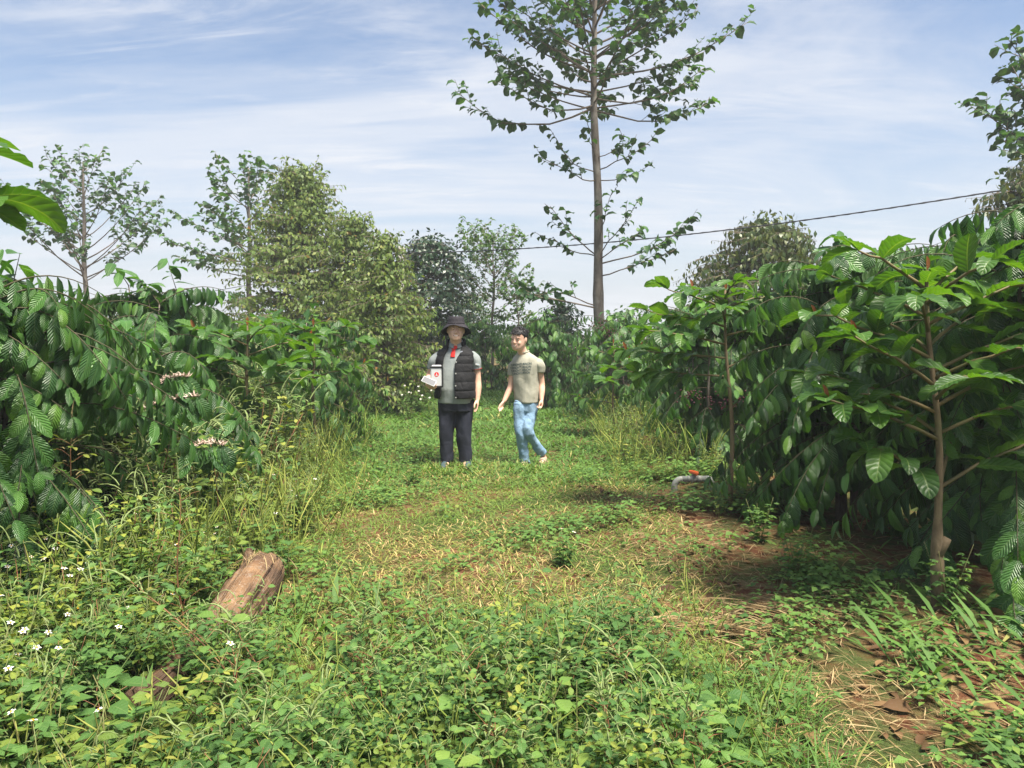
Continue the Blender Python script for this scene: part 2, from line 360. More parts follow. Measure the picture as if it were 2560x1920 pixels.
# ------------------------------------------------------------------ ground
def axis(lo, hi, step, far):
    a = list(np.arange(lo, hi + 1e-6, step)); d = step; x = hi
    while x < far: d *= 1.45; x += d; a.append(x)
    d = step; x = lo
    while x > -far: d *= 1.45; x -= d; a.insert(0, x)
    return np.array(a)
gx, gy = axis(-7, 7, 0.14, 420), axis(1.5, 24, 0.16, 420)
XX, YY = np.meshgrid(gx, gy); ZZ = hgt(XX, YY)
nx, ny = len(gx), len(gy)
ii = np.arange(ny - 1)[:, None] * nx; jj = np.arange(nx - 1)[None]
gg = geo(np.stack([XX, YY, ZZ], -1).reshape(-1, 3), np.stack([ii + jj, ii + jj + 1, ii + jj + nx + 1, ii + jj + nx], -1).reshape(-1, 4))
def ground_mat():
    m = newmat('red_soil_and_litter'); b = NB(m); co = b.coord()
    n1 = b.noise(co, 1.1, 5, 0.6); n2 = b.noise(co, 9, 6, 0.65); n3 = b.noise(co, 60, 5, 0.7)
    soil = b.mix(b.rng(n2, 0.3, 0.7), c4((0.105, 0.042, 0.022)), c4((0.19, 0.085, 0.045)))
    lit = b.mix(b.rng(n3, 0.35, 0.65), c4((0.15, 0.10, 0.05)), c4((0.34, 0.245, 0.125)))
    grn = b.mix(b.rng(n3, 0.3, 0.7), c4((0.035, 0.055, 0.015)), c4((0.09, 0.115, 0.035)))
    c = b.mix(b.rng(n2, 0.46, 0.58), soil, lit)
    c = b.mix(b.rng(b.math('ADD', b.math('MULTIPLY', n1, 0.6), b.math('MULTIPLY', n2, 0.4)), 0.44, 0.56), c, grn)
    b.out(b.bsdf(c, 0.95, 0.1, normal=b.bump(b.math('ADD', n3, n2), 0.8, 0.03))); return m
tag(obj('ground', mesh('ground', gg, ground_mat())), kind='structure')

# ------------------------------------------------------------------ the two men
def crom(P, n=8):
    P = np.asarray(P, float); m = len(P); E = np.vstack([2 * P[0] - P[1], P, 2 * P[-1] - P[-2]]); out_ = []
    for i in range(m - 1):
        p0, p1, p2, p3 = E[i:i + 4]
        for t in np.arange(n) / n:
            out_.append(0.5 * (2 * p1 + (p2 - p0) * t + (2 * p0 - 5 * p1 + 4 * p2 - p3) * t ** 2 + (3 * p1 - p0 - 3 * p2 + p3) * t ** 3))
    return np.array(out_ + [P[-1]])
def limb(pts, rads, k=14, n=6, flat_end=False, round_start=False):
    Q = crom(np.hstack([np.asarray(pts, float), np.asarray(rads, float)[:, None]]), n); P, R = Q[:, :3], Q[:, 3]
    if round_start:
        T0 = nrm(P[0] - P[1]); a = np.array([0.3, 0.6, 0.85]); P = np.vstack([[P[0] + T0 * R[0] * s for s in a[::-1]], P]); R = np.concatenate([R[0] * np.sqrt(1 - a[::-1] ** 2), R])
    elif not flat_end:
        T0, T1 = nrm(P[0] - P[1]), nrm(P[-1] - P[-2]); a = np.array([0.3, 0.6, 0.85])
        P = np.vstack([[P[0] + T0 * R[0] * s for s in a[::-1]], P, [P[-1] + T1 * R[-1] * s for s in a]])
        R = np.concatenate([R[0] * np.sqrt(1 - a[::-1] ** 2), R, R[-1] * np.sqrt(1 - a ** 2)])
    return tube(P, R, k)
def ell(c, r, yaw=0.0, k=16):
    th = np.linspace(0, pi, k // 2 + 1); z = np.cos(th); rr = np.sin(th) + 1e-3; a = np.arange(k) * 2 * pi / k
    v = np.stack([rr[:, None] * np.cos(a), rr[:, None] * np.sin(a), np.broadcast_to(z[:, None], (len(z), k))], -1) * np.asarray(r)
    cy, sy = cos(yaw), sin(yaw); v = np.stack([v[..., 0] * cy - v[..., 1] * sy, v[..., 0] * sy + v[..., 1] * cy, v[..., 2]], -1) + np.asarray(c)
    n = len(z); i = np.arange(n - 1)[:, None] * k; j = np.arange(k)[None]
    return geo(v, np.stack([i + j, i + k + j, i + k + (j + 1) % k, i + (j + 1) % k], -1).reshape(-1, 4))
class Torso:
    def __init__(s, prof, yaw=0.0, p=2.5): s.pr = np.array(prof, float); s.yaw = yaw; s.p = p     # rows: z, cx, cy, rx, ry
    def at(s, z): return [np.interp(z, s.pr[:, 0], s.pr[:, i]) for i in range(1, 5)]
    def pt(s, phi, z, off=0.0):                      # phi 0 = front, +90 deg = picture right
        cx, cy, rx, ry = s.at(z); e = 2 / s.p; sx, cc = np.sin(phi), np.cos(phi)
        x = np.sign(sx) * np.abs(sx) ** e * (rx + off); y = -np.sign(cc) * np.abs(cc) ** e * (ry + off); c, w = cos(s.yaw), sin(s.yaw)
        return np.stack([cx + x * c - y * w, cy + x * w + y * c, z + 0 * x], -1)
    def geo(s, z0, z1, off=0.0, n=30, k=32):
        zs = np.linspace(z0, z1, n); ph = np.arange(k) * 2 * pi / k; v = np.array([s.pt(ph, np.full(k, z), off) for z in zs])
        c0, c1 = v[0].mean(0), v[-1].mean(0); v = np.concatenate([[c0 + (v[0] - c0) * 0.02], v, [c1 + (v[-1] - c1) * 0.02]]); n += 2
        i = np.arange(n - 1)[:, None] * k; j = np.arange(k)[None]
        return geo(v, np.stack([i + j, i + (j + 1) % k, i + k + (j + 1) % k, i + k + j], -1).reshape(-1, 4))
def fuse(name, gs, mat, voxel, it=4, fold=0.0, fscale=9.0, zst=1.0, parent=None, seed=0):
    o = obj('tmp', mesh('tmp', join(gs), mat)); r = o.modifiers.new('r', 'REMESH'); r.mode = 'VOXEL'; r.voxel_size = voxel; r.use_smooth_shade = True
    if it: sm = o.modifiers.new('s', 'SMOOTH'); sm.factor = 0.5; sm.iterations = it
    dc = o.modifiers.new('d', 'DECIMATE'); dc.ratio = 0.5
    me = bpy.data.meshes.new_from_object(o.evaluated_get(bpy.context.evaluated_depsgraph_get())); me.name = name
    om = o.data; bpy.data.objects.remove(o); bpy.data.meshes.remove(om)
    if fold:
        n = len(me.vertices); co = np.zeros(n * 3, np.float32); no = np.zeros(n * 3, np.float32); me.vertices.foreach_get('co', co); me.vertices.foreach_get('normal', no)
        co = co.reshape(-1, 3); no = no.reshape(-1, 3)
        d = np.array([noise.noise((c[0] * fscale + seed, c[1] * fscale, c[2] * fscale * zst)) + 0.5 * noise.noise((c[0] * fscale * 2.3, c[1] * fscale * 2.3 + seed, c[2] * fscale * 2.3 * zst)) for c in co])
        co += no * (d * fold)[:, None]; me.vertices.foreach_set('co', co.ravel()); me.update()
    me.polygons.foreach_set('use_smooth', np.full(len(me.polygons), True)); me.materials.clear(); me.materials.append(mat)
    return obj(name, me, parent)
def shell(name, v, keep, thick, mat, parent, sub=0):            # v: (n, k, 3) grid, keep: (n-1, k-1) mask
    n, k = v.shape[:2]; bm = bmesh.new(); vs = [[bm.verts.new(v[i, j]) for j in range(k)] for i in range(n)]
    for i in range(n - 1):
        for j in range(k - 1):
            if keep[i, j]: bm.faces.new((vs[i][j], vs[i][j + 1], vs[i + 1][j + 1], vs[i + 1][j]))
    bmesh.ops.remove_doubles(bm, verts=bm.verts, dist=1e-5); bmesh.ops.delete(bm, geom=[q for q in bm.verts if not q.link_faces], context='VERTS'); bmesh.ops.recalc_face_normals(bm, faces=bm.faces)
    me = bpy.data.meshes.new(name); bm.to_mesh(me); bm.free(); o = obj('tmp', me); s = o.modifiers.new('s', 'SOLIDIFY'); s.thickness = thick; s.offset = 0
    if sub: q = o.modifiers.new('q', 'SUBSURF'); q.levels = sub; q.render_levels = sub
    m2 = bpy.data.meshes.new_from_object(o.evaluated_get(bpy.context.evaluated_depsgraph_get())); bpy.data.objects.remove(o); m2.name = name
    m2.polygons.foreach_set('use_smooth', np.full(len(m2.polygons), True)); m2.materials.clear(); m2.materials.append(mat); return obj(name, m2, parent)
class Head:
    def __init__(s, c, yaw=0.0, tilt=0.0, nod=0.0, w=0.077, d=0.096, h=0.120):
        s.c = np.array(c, float); s.R = np.array(Matrix.Rotation(yaw, 3, 'Z') @ Matrix.Rotation(tilt, 3, 'Y') @ Matrix.Rotation(nod, 3, 'X')); s.w, s.d, s.h = w, d, h
    def p(s, x, y, z): return s.R @ np.array((x * s.w, y * s.d, z * s.h)) + s.c         # in half-head units: front is y = -1
    def tf(s, g): g = dict(g); g['v'] = (g['v'] * (s.w, s.d, s.h)) @ s.R.T + s.c; return g
    def geos(s):
        t = np.array([-1.0, -0.97, -0.88, -0.72, -0.5, -0.25, 0.0, 0.25, 0.5, 0.72, 0.88, 0.97, 1.0]); wx = np.array([0.12, 0.34, 0.55, 0.74, 0.88, 0.95, 0.98, 1.0, 0.96, 0.83, 0.60, 0.32, 0.06])
        yf = np.array([-0.66, -0.80, -0.90, -0.93, -0.92, -0.90, -0.88, -0.90, -0.88, -0.76, -0.55, -0.30, -0.06]); yb = np.array([-0.40, -0.15, 0.05, 0.25, 0.55, 0.78, 0.92, 1.0, 1.0, 0.90, 0.68, 0.38, 0.06]); k = 28
        a = np.arange(k) * 2 * pi / k; v = []
        for z, w_, f, b in zip(t, wx, yf, yb):
            cy, ry = (f + b) / 2, (b - f) / 2; v.append(np.stack([np.sign(np.sin(a)) * np.abs(np.sin(a)) ** 0.9 * w_, cy - np.sign(np.cos(a)) * np.abs(np.cos(a)) ** 0.85 * ry, np.full(k, z)], -1))
        v = [v[0].mean(0) + (v[0] - v[0].mean(0)) * 0.01] + v + [v[-1].mean(0) + (v[-1] - v[-1].mean(0)) * 0.01]
        v = np.array(v); n = len(v); i = np.arange(n - 1)[:, None] * k; j = np.arange(k)[None]
        g = [geo(v, np.stack([i + j, i + (j + 1) % k, i + k + (j + 1) % k, i + k + j], -1).reshape(-1, 4))]
        g.append(limb([(0, -0.86, 0.12), (0, -0.95, -0.08), (0, -1.03, -0.22)], [0.10, 0.12, 0.14], 10, 4)); g.append(ell((0.15, -0.93, -0.27), (0.12, 0.10, 0.08))); g.append(ell((-0.15, -0.93, -0.27), (0.12, 0.10, 0.08)))
        for sg in (-1, 1):
            g.append(ell((sg * 0.46, -0.74, -0.26), (0.30, 0.15, 0.20))); g.append(ell((sg * 0.40, -0.86, 0.20), (0.34, 0.10, 0.07)))
            g.append(ell((sg * 1.02, 0.08, -0.02), (0.11, 0.20, 0.27))); g.append(ell((sg * 0.40, -0.86, 0.02), (0.20, 0.07, 0.09)))
        g.append(ell((0, -0.90, -0.60), (0.34, 0.10, 0.06))); g.append(ell((0, -0.92, -0.47), (0.36, 0.09, 0.05)))
        return [s.tf(q) for q in g]
    def face(s, body, smile=1.0):
        bv = BVHTree.FromPolygons([v.co for v in body.data.vertices], [p.vertices for p in body.data.polygons])
        fwd = Vector(s.R @ np.array((0, 1.0, 0)))
        def patch(name, pts, mat, off=0.0012):           # closed outline in head units laid on the face
            P = []
            for x, z in pts:
                o = Vector(s.p(x, -2.0, z)); h = bv.ray_cast(o, fwd, 1.0); q = h[0] if h[0] is not None else Vector(s.p(x, -0.9, z)); P.append(q - fwd * off)
            c = sum(P, Vector()) / len(P); c2 = [tuple(p) for p in P]; bm = bmesh.new(); vs = [bm.verts.new(p) for p in c2]; vb = [bm.verts.new(Vector(p) + fwd * 0.003) for p in c2]; n = len(vs); bm.faces.new(vs)
            for i in range(n): bm.faces.new((vs[i], vb[i], vb[(i + 1) % n], vs[(i + 1) % n]))
            me = bpy.data.meshes.new(name); bm.to_mesh(me); bm.free(); me.materials.append(mat); obj(name, me, body)
        for sg in (-1, 1):
            patch('eye', [(sg * x, z) for x, z in ((0.22, 0.015), (0.32, 0.05), (0.42, 0.055), (0.54, 0.03), (0.60, 0.0), (0.50, -0.005), (0.38, 0.0), (0.28, -0.005))], M['iris'])
            patch('eyebrow', [(sg * x, z) for x, z in ((0.16, 0.185), (0.30, 0.235), (0.48, 0.24), (0.66, 0.18), (0.64, 0.155), (0.46, 0.195), (0.30, 0.19), (0.16, 0.15))], M['hair'])
        patch('mouth', [(x, z - 0.52) for x, z in ((-0.40, 0.07 * smile), (-0.2, 0.015), (0, 0.0), (0.2, 0.015), (0.40, 0.07 * smile), (0.28, -0.05), (0.12, -0.10), (0, -0.11), (-0.12, -0.10), (-0.28, -0.05))], M['lips'])
        patch('teeth', [(x, z - 0.52) for x, z in ((-0.28, 0.025), (-0.1, 0.0), (0.1, 0.0), (0.28, 0.025), (0.18, -0.035), (0, -0.05), (-0.18, -0.035))], M['teeth'], 0.0022)
def hand(palm, wrist, knuck, across, ndir, curls, thumb, L=0.085, r=0.0082):
    # palm from wrist to the knuckle row; across = index-to-little direction; ndir = palm-side normal towards which fingers curl
    wrist, knuck, across, ndir = (np.asarray(a, float) for a in (wrist, knuck, across, ndir)); fw = nrm(knuck - wrist); across = nrm(across); ndir = nrm(ndir); g = []
    for q in (-1.0, -0.33, 0.33, 1.0): g.append(limb([wrist + across * q * 0.016, (wrist + knuck) / 2 + across * q * 0.026, knuck + across * q * 0.029], [0.014, 0.0135, 0.0105], 8, 3))
    for q, ln, cu in zip((-1.0, -0.36, 0.30, 0.92), (0.90, 1.0, 0.93, 0.74), curls):
        p = knuck + across * q * 0.029; pts = [p]; a = 0.0
        for seg, f in ((0.45, 0.6), (0.32, 1.0), (0.23, 0.7)):
            a += cu * f; pts.append(pts[-1] + (fw * cos(a) + ndir * sin(a)) * L * ln * seg)
        g.append(limb(pts, [r * 1.06, r, r * 0.93, r * 0.75], 8, 3))
    tp = [np.asarray(t, float) for t in thumb]; g.append(limb(tp, [0.0145, 0.0115, 0.0095, 0.0075][:len(tp)], 8, 3)); return g

def fabric(name, c1, c2, weave=260.0, rough=0.85, fold=0.25, spec=0.2, sheen=0.0, fs=14):
    m = newmat(name); b = NB(m); co = b.coord(); n1 = b.noise(co, 7, 4); n2 = b.noise(co, weave, 2); n3 = b.noise(co, fs, 4, 0.5, 1.0)
    c = b.mix(b.rng(b.math('ADD', b.math('MULTIPLY', n1, 0.55), b.math('MULTIPLY', n2, 0.45)), 0.35, 0.65), c4(c1), c4(c2))
    b.out(b.bsdf(c, rough, spec, normal=b.bump(b.math('ADD', n3, b.math('MULTIPLY', n2, 0.08)), fold, 0.02))); return m
M['skin'] = plain('skin', (0.70, 0.45, 0.34), (0.63, 0.365, 0.26), 0.5, 0.35, scale=16)
M['hair'] = plain('black_hair', (0.012, 0.011, 0.012), (0.03, 0.028, 0.03), 0.45, 0.4, scale=120, bumpk=0.8)
M['iris'] = plain('dark_eye', (0.02, 0.012, 0.01), None, 0.25); M['lips'] = plain('lips', (0.20, 0.045, 0.04), None, 0.5); M['teeth'] = plain('teeth', (0.75, 0.72, 0.66), None, 0.35)
M['polo'] = fabric('grey_polo_cloth', (0.20, 0.225, 0.225), (0.29, 0.315, 0.31)); M['vest'] = fabric('black_quilted_cloth', (0.009, 0.009, 0.010), (0.020, 0.020, 0.022), 160, 0.75, 0.6, 0.2)
M['slacks'] = fabric('dark_navy_trouser_cloth', (0.016, 0.018, 0.029), (0.034, 0.037, 0.054), 240, 0.85, 0.35); M['jeans'] = fabric('light_blue_denim', (0.15, 0.255, 0.385), (0.25, 0.365, 0.49), 300, 0.85, 0.5, fs=18)
M['tee'] = fabric('khaki_grey_cotton', (0.315, 0.305, 0.245), (0.375, 0.365, 0.30)); M['hat'] = fabric('black_hat_cloth', (0.016, 0.014, 0.018), (0.035, 0.032, 0.038), 220, 0.8)
M['red'] = plain('red_cloth', (0.62, 0.025, 0.02), None, 0.7); M['print'] = plain('dark_green_print', (0.035, 0.065, 0.065), None, 0.8); M['white'] = plain('white_plastic', (0.58, 0.585, 0.59), None, 0.45, 0.3)
M['black'] = plain('black_rubber', (0.015, 0.015, 0.016), None, 0.5); M['screen'] = plain('grey_phone_screen', (0.085, 0.09, 0.105), None, 0.45, 0.3); M['logo_red'] = plain('red_print', (0.70, 0.02, 0.02), None, 0.5)
M['snap'] = plain('metal_snap', (0.75, 0.75, 0.74), None, 0.3, Metallic=0.8); M['bluecloth'] = plain('blue_grey_canvas', (0.035, 0.06, 0.075), (0.06, 0.09, 0.11), 0.85, scale=60); M['sandal'] = plain('tan_sandal', (0.42, 0.31, 0.22), (0.34, 0.27, 0.22), 0.7, scale=30)
M['skyprint'] = plain('light_blue_print', (0.45, 0.62, 0.75), None, 0.7)
def boxm(name, c, dims, mat, parent, R=None, bev=0.004, seg=2):
    bm = bmesh.new(); bmesh.ops.create_cube(bm, size=1); bmesh.ops.scale(bm, vec=dims, verts=bm.verts)
    if bev: bmesh.ops.bevel(bm, geom=bm.edges[:], offset=bev, segments=seg, affect='EDGES')
    Mx = Matrix.Translation(c) @ (R.to_4x4() if R is not None else Matrix.Identity(4)); bm.transform(Mx); me = bpy.data.meshes.new(name); bm.to_mesh(me); bm.free(); me.materials.append(mat)
    return obj(name, me, parent)
def disc(name, c, r, nrm_, mat, parent, t=0.002, k=20):
    d = Vector(nrm_).normalized(); g = tube([np.array(c), np.array(c) + np.array(d) * t], [r, r], k); return obj(name, mesh(name, g, mat, False), parent)

# --- the man in the black hat
P1 = onground(1140, 1164); K1 = P1.y / FPX / 3.771
man = empty('person', (P1.x, P1.y, P1.z - 0.01), 'man in black bucket hat, black vest and grey polo holding a white container', 'person')
def c1_(cx, cy, y=0.0): return ((cx - 378) * K1, y, (1528 - cy) * K1)
T1 = Torso([(0.70, -0.003, 0, 0.198, 0.150), (0.80, -0.003, -0.005, 0.204, 0.160), (0.92, -0.004, -0.012, 0.206, 0.168), (1.05, -0.006, -0.008, 0.207, 0.155), (1.16, -0.006, 0, 0.210, 0.140), (1.25, -0.004, 0.005, 0.212, 0.128), (1.315, -0.002, 0.012, 0.200, 0.112), (1.36, 0.002, 0.018, 0.160, 0.094), (1.395, 0.004, 0.018, 0.110, 0.078), (1.43, 0.006, 0.016, 0.068, 0.066)], radians(-7))
H1 = Head((c1_(386, 0)[0], -0.055, 1.592), yaw=radians(6), tilt=radians(3), nod=radians(-3), w=0.092, d=0.104, h=0.122)
shR, elR, wrR = c1_(548, 482, 0.0), c1_(583, 710, 0.02), c1_(584, 885, -0.04)
shL, elL, wrL = c1_(208, 484, 0.0), c1_(132, 672, 0.02), c1_(136, 742, -0.20)
gs = H1.geos() + [limb([(0.004, 0.02, 1.36), (0.006, 0.0, 1.44), H1.p(0, 0.12, -0.55)], [0.078, 0.068, 0.066]), T1.geo(0.72, 1.42, -0.022)]
gs += [limb([shR, tuple((np.array(shR) + elR) / 2 + (0.008, 0.01, 0)), elR, tuple(np.array(elR) * 0.55 + np.array(wrR) * 0.45 + (0.006, 0, 0)), wrR], [0.046, 0.046, 0.044, 0.042, 0.029])]
gs += hand(None, wrR, c1_(583, 945, -0.055), (-0.25, 1, 0.05), (-0.9, -0.35, 0), (0.35, 0.4, 0.45, 0.5), [c1_(572, 905, -0.07), c1_(560, 930, -0.10), c1_(556, 958, -0.115)])
gs += [limb([shL, tuple((np.array(shL) + elL) / 2 + (-0.008, 0.01, 0)), elL, tuple((np.array(elL) + wrL) / 2 + (0, 0, -0.004)), wrL], [0.046, 0.046, 0.045, 0.042, 0.030])]
gs += hand(None, c1_(134, 744, -0.215), c1_(158, 748, -0.275), (0.15, 0.25, -0.95), (0.95, 0.25, 0.05), (0.55, 0.6, 0.62, 0.65), [c1_(136, 722, -0.25), c1_(150, 700, -0.29), c1_(172, 684, -0.312)], L=0.090)
for sg, hx, kx, ax in ((-1, 300, 287, 294), (1, 458, 456, 468)): gs.append(limb([c1_(hx, 930), c1_(kx, 1210, -0.01), c1_(ax, 1470, 0.02)], [0.070, 0.052, 0.042])); gs.append(limb([c1_(ax, 1488, 0.03), c1_(ax + sg * 6, 1505, -0.08), c1_(ax + sg * 10, 1512, -0.16)], [0.040, 0.036, 0.026]))
body1 = fuse('body', gs, M['skin'], 0.0066, 3, parent=man); H1.face(body1)
slv = [limb([tuple(np.array(shR) + (-0.02, 0, 0.0)), c1_(568, 520, 0.0), c1_(577, 606, 0.012)], [0.062, 0.066, 0.061], round_start=True), limb([tuple(np.array(shL) + (0.02, 0, 0.0)), c1_(178, 535, 0.0), c1_(150, 605, 0.014)], [0.062, 0.066, 0.060], round_start=True)]
polo = fuse('polo_shirt', [T1.geo(0.752, 1.42, 0.0)] + slv, M['polo'], 0.0065, 4, 0.010, 8, 0.45, man, 3)
ph = np.linspace(-2.6, 2.6, 40); zz_ = np.linspace(0, 1, 6); v = np.zeros((6, 40, 3))
for i, s in enumerate(zz_):
    op = 0.35 * (1 - s * 0.2); a = np.linspace(-pi + 0.0, pi, 40); r_ = 0.073 + (0.020 * (1 - s)); zc = 1.428 + 0.048 * s - 0.034 * np.cos(a) * (1 + 0.3 * (1 - s))
    v[i] = np.stack([0.006 + r_ * np.sin(a), 0.008 - r_ * 0.98 * np.cos(a), zc], -1)
shell('collar', v, np.tile(np.abs(np.linspace(-pi, pi, 39)) > 0.20, (5, 1)), 0.006, M['polo'], polo)
def strip(name, T, phi0, phi1, z0, z1, off, mat, parent, n=12, k=4):
    zs = np.linspace(z0, z1, n); ps = np.linspace(phi0, phi1, k); vv = np.array([T.pt(ps, np.full(k, z), off) for z in zs]); return shell(name, vv, np.ones((n - 1, k - 1), bool), 0.006, mat, parent)
strip('red_placket', T1, -0.09, 0.05, 1.285, 1.40, 0.010, M['red'], polo)
shell('red_collar_lining', np.array([[T1.pt(np.array([a]), np.array([z]), 0.012)[0] for a in np.linspace(-0.30 * (z - 1.36) / 0.05 - 0.02, 0.30 * (z - 1.36) / 0.05 + 0.0, 6)] for z in np.linspace(1.375, 1.415, 5)]), np.ones((4, 5), bool), 0.004, M['red'], polo)
for q, nm, mt, r_, wd in ((0.86, 'sleeve_stripe', M['red'], 0.0655, 0.005), ):
    a_, b_ = np.array(c1_(568, 520, 0.0)), np.array(c1_(577, 606, 0.012)); pc = a_ * (1 - q) + b_ * q; d_ = nrm(b_ - a_); obj(nm, mesh(nm, tube([pc, pc + d_ * wd], [r_, r_ * 0.995], 24, False), mt), polo)
boxm('sleeve_logo', Vector(c1_(588, 556, -0.062)), (0.052, 0.004, 0.020), M['white'], polo, Matrix.Rotation(radians(14), 3, 'Y') @ Matrix.Rotation(radians(18), 3, 'Z'), 0.001)
for q in range(3): boxm('sleeve_logo_mark', Vector(c1_(578 + q * 9, 554 + q * 2, -0.0655 + 0.002 * q)), (0.007, 0.002, 0.009), M['skyprint'], polo, Matrix.Rotation(radians(14), 3, 'Y') @ Matrix.Rotation(radians(18), 3, 'Z'), 0)
# quilted vest: open front, armholes, horizontal baffles
nz, nk = 80, 150; vps = np.zeros((80, 150)); zs = np.linspace(0.815, 1.425, nz); ps = np.linspace(-pi, pi, nk); v = np.zeros((nz, nk, 3)); keep = np.ones((nz - 1, nk - 1), bool)
for i, z in enumerate(zs):
    sm_ = np.array([0.815, 0.90, 1.0, 1.115, 1.21, 1.30, 1.37, 1.43]); u_ = np.interp(z, sm_, np.arange(8.0)); puff = 0.0075 * abs(sin(pi * u_)) ** 0.6; fl = 0.012 * max(0, (0.9 - z) / 0.1)
    lo, hi = np.interp(z, [0.80, 1.1, 1.30, 1.40], [-0.165, -0.150, -0.125, -0.075]), np.interp(z, [0.80, 1.2, 1.27, 1.34, 1.41], [0.004, 0.004, 0.025, 0.070, 0.072])
    fa = np.linspace(-1.5, 1.5, 301); fx = T1.pt(fa, np.full(301, z), 0.018 + puff)[:, 0]; PH = np.linspace(fa[np.argmin(abs(fx - hi))], 2 * pi + fa[np.argmin(abs(fx - lo))], nk); vps[i] = (PH + pi) % (2 * pi) - pi
    v[i] = T1.pt(PH, np.full(nk, z), 0.018 + puff + fl)
for i in range(nz - 1):
    for j in range(nk - 1):
        z, a = (zs[i] + zs[i + 1]) / 2, vps[i, j]
        if z > 1.405: keep[i, j] &= abs(a) > 1.2
        b = abs(abs(a) - pi / 2); hole = np.interp(z, [1.08, 1.12, 1.2, 1.3, 1.345, 1.36], [0.0, 0.30, 0.42, 0.36, 0.22, 0.0])
        if z > 1.08 and b < hole: keep[i, j] = False
vest = shell('vest', v, keep, 0.020, M['vest'], man)
va = np.linspace(0.75, 2 * pi - 0.95, 40); v = np.array([np.stack([0.006 + (0.112 - 0.008 * s) * np.sin(va), 0.02 - (0.104 - 0.004 * s) * np.cos(va), 1.395 + 0.085 * s - 0.030 * np.cos(va)], -1) for s in np.linspace(0, 1, 6)])
shell('vest_collar', v, np.ones((5, 39), bool), 0.020, M['vest'], vest)
for cy in (530, 635, 747, 857):
    x, _, z = c1_(393, cy); a = np.linspace(-0.6, 0.6, 61); pp = T1.pt(a, np.full(61, z), 0.052); q = pp[np.argmin(abs(pp[:, 0] - x))]; disc('snap_button', q + (0, 0.006, 0), 0.008, (0, -1, 0), M['snap'], vest, 0.004)
for cx, cy in ((437, 437), (447, 432)): x, _, z = c1_(cx, cy); disc('snap_button', (x, -0.150, z), 0.006, (0, -1, 0.3), M['snap'], vest, 0.004)
tr1 = [Torso([(0.66, 0, 0, 0.195, 0.140), (0.80, 0, 0, 0.203, 0.152)], radians(-7)).geo(0.66, 0.785)]
for hx, kx, ax in ((300, 287, 295), (456, 456, 468)): tr1.append(limb([c1_(hx, 900), c1_(hx - 2 if hx < 400 else hx + 2, 1060, -0.005), c1_(kx, 1240, -0.012), c1_(ax, 1400, 0.0), c1_(ax, 1500, 0.01)], [0.112, 0.102, 0.088, 0.078, 0.074], 18, flat_end=True))
fuse('trousers', tr1, M['slacks'], 0.0075, 5, 0.016, 7, 0.6, man, 11)
for ax, sg in ((280, -1), (487, 1)):
    fuse('shoe', [limb([c1_(ax, 1500, 0.05), c1_(ax + sg * 4, 1504, -0.06), c1_(ax + sg * 10, 1513, -0.17)], [0.046, 0.046, 0.034]), limb([c1_(ax, 1519, 0.06), c1_(ax + sg * 10, 1519, -0.18)], [0.034, 0.036])], M['bluecloth'], 0.008, 3, parent=man)
# bucket hat
hc = H1.c + np.array((0.002, 0.0, 0)); hat = []
a = np.linspace(-pi, pi, 49); prof = [(1.752, 0.030, 0.034), (1.752, 0.074, 0.086), (1.742, 0.086, 0.100), (1.712, 0.093, 0.108), (1.668, 0.099, 0.114)]
v = [np.stack([hc[0] + rx * np.sin(a), hc[1] + 0.012 - ry * np.cos(a), np.full(49, z)], -1) for z, rx, ry in prof]; v.insert(0, np.stack([hc[0] + 0.002 * np.sin(a), hc[1] - 0.002 * np.cos(a), np.full(49, 1.754)], -1))
for s in np.linspace(0.1, 1, 7):
    fr = (1 + np.cos(a)) / 2; drop = 0.145 * (1 - fr) ** 0.7 + 0.014 * fr + 0.006 * np.sin(5 * a); v.append(np.stack([hc[0] + (0.099 + 0.076 * s) * np.sin(a), hc[1] + 0.012 - (0.114 + 0.058 * s) * np.cos(a), 1.668 - drop * s ** 1.15], -1))
hat_o = shell('bucket_hat', np.array(v), np.ones((len(v) - 1, 48), bool), 0.005, M['hat'], man)
hs_ = tube([(hc[0], hc[1] + 0.012, 1.690), (hc[0], hc[1] + 0.012, 1.697)], [0.0, 0.0], 6)
v = np.array([np.stack([hc[0] + 0.1005 * np.sin(a), hc[1] + 0.012 - 0.1155 * np.cos(a), np.full(49, z)], -1) for z in (1.669, 1.683)]); shell('hat_band', v, np.ones((1, 48), bool), 0.004, M['hat'], hat_o)
hr = [ell(H1.p(0, 0.30, 0.18), (0.093, 0.084, 0.095))]; obj('hair', mesh('hair', join(hr), M['hair']), man)
# what he holds
bx, _, bz = c1_(219, 670); by = -0.255
root = empty('white_container', (P1.x + bx, P1.y + by, P1.z + bz - 0.12), 'white container with black rim and round red logo held by the man in the hat', 'container')
boxm('container_body', Vector((0, 0, 0.118)), (0.136, 0.080, 0.220), M['white'], root, None, 0.012, 3); boxm('rim', Vector((0, 0, 0.226)), (0.150, 0.092, 0.014), M['black'], root, None, 0.005); boxm('side_band', Vector((0.0695, 0, 0.115)), (0.008, 0.086, 0.214), M['black'], root, None, 0.003); boxm('base_band', Vector((0.012, 0, 0.006)), (0.118, 0.088, 0.014), M['black'], root, None, 0.004)
boxm('lid', Vector((0, 0, 0.242)), (0.112, 0.070, 0.022), M['white'], root, None, 0.009, 3)
lg = disc('logo', (0.004, -0.0400, 0.148), 0.0255, (0, -1, 0), M['logo_red'], root, 0.0015, 32)
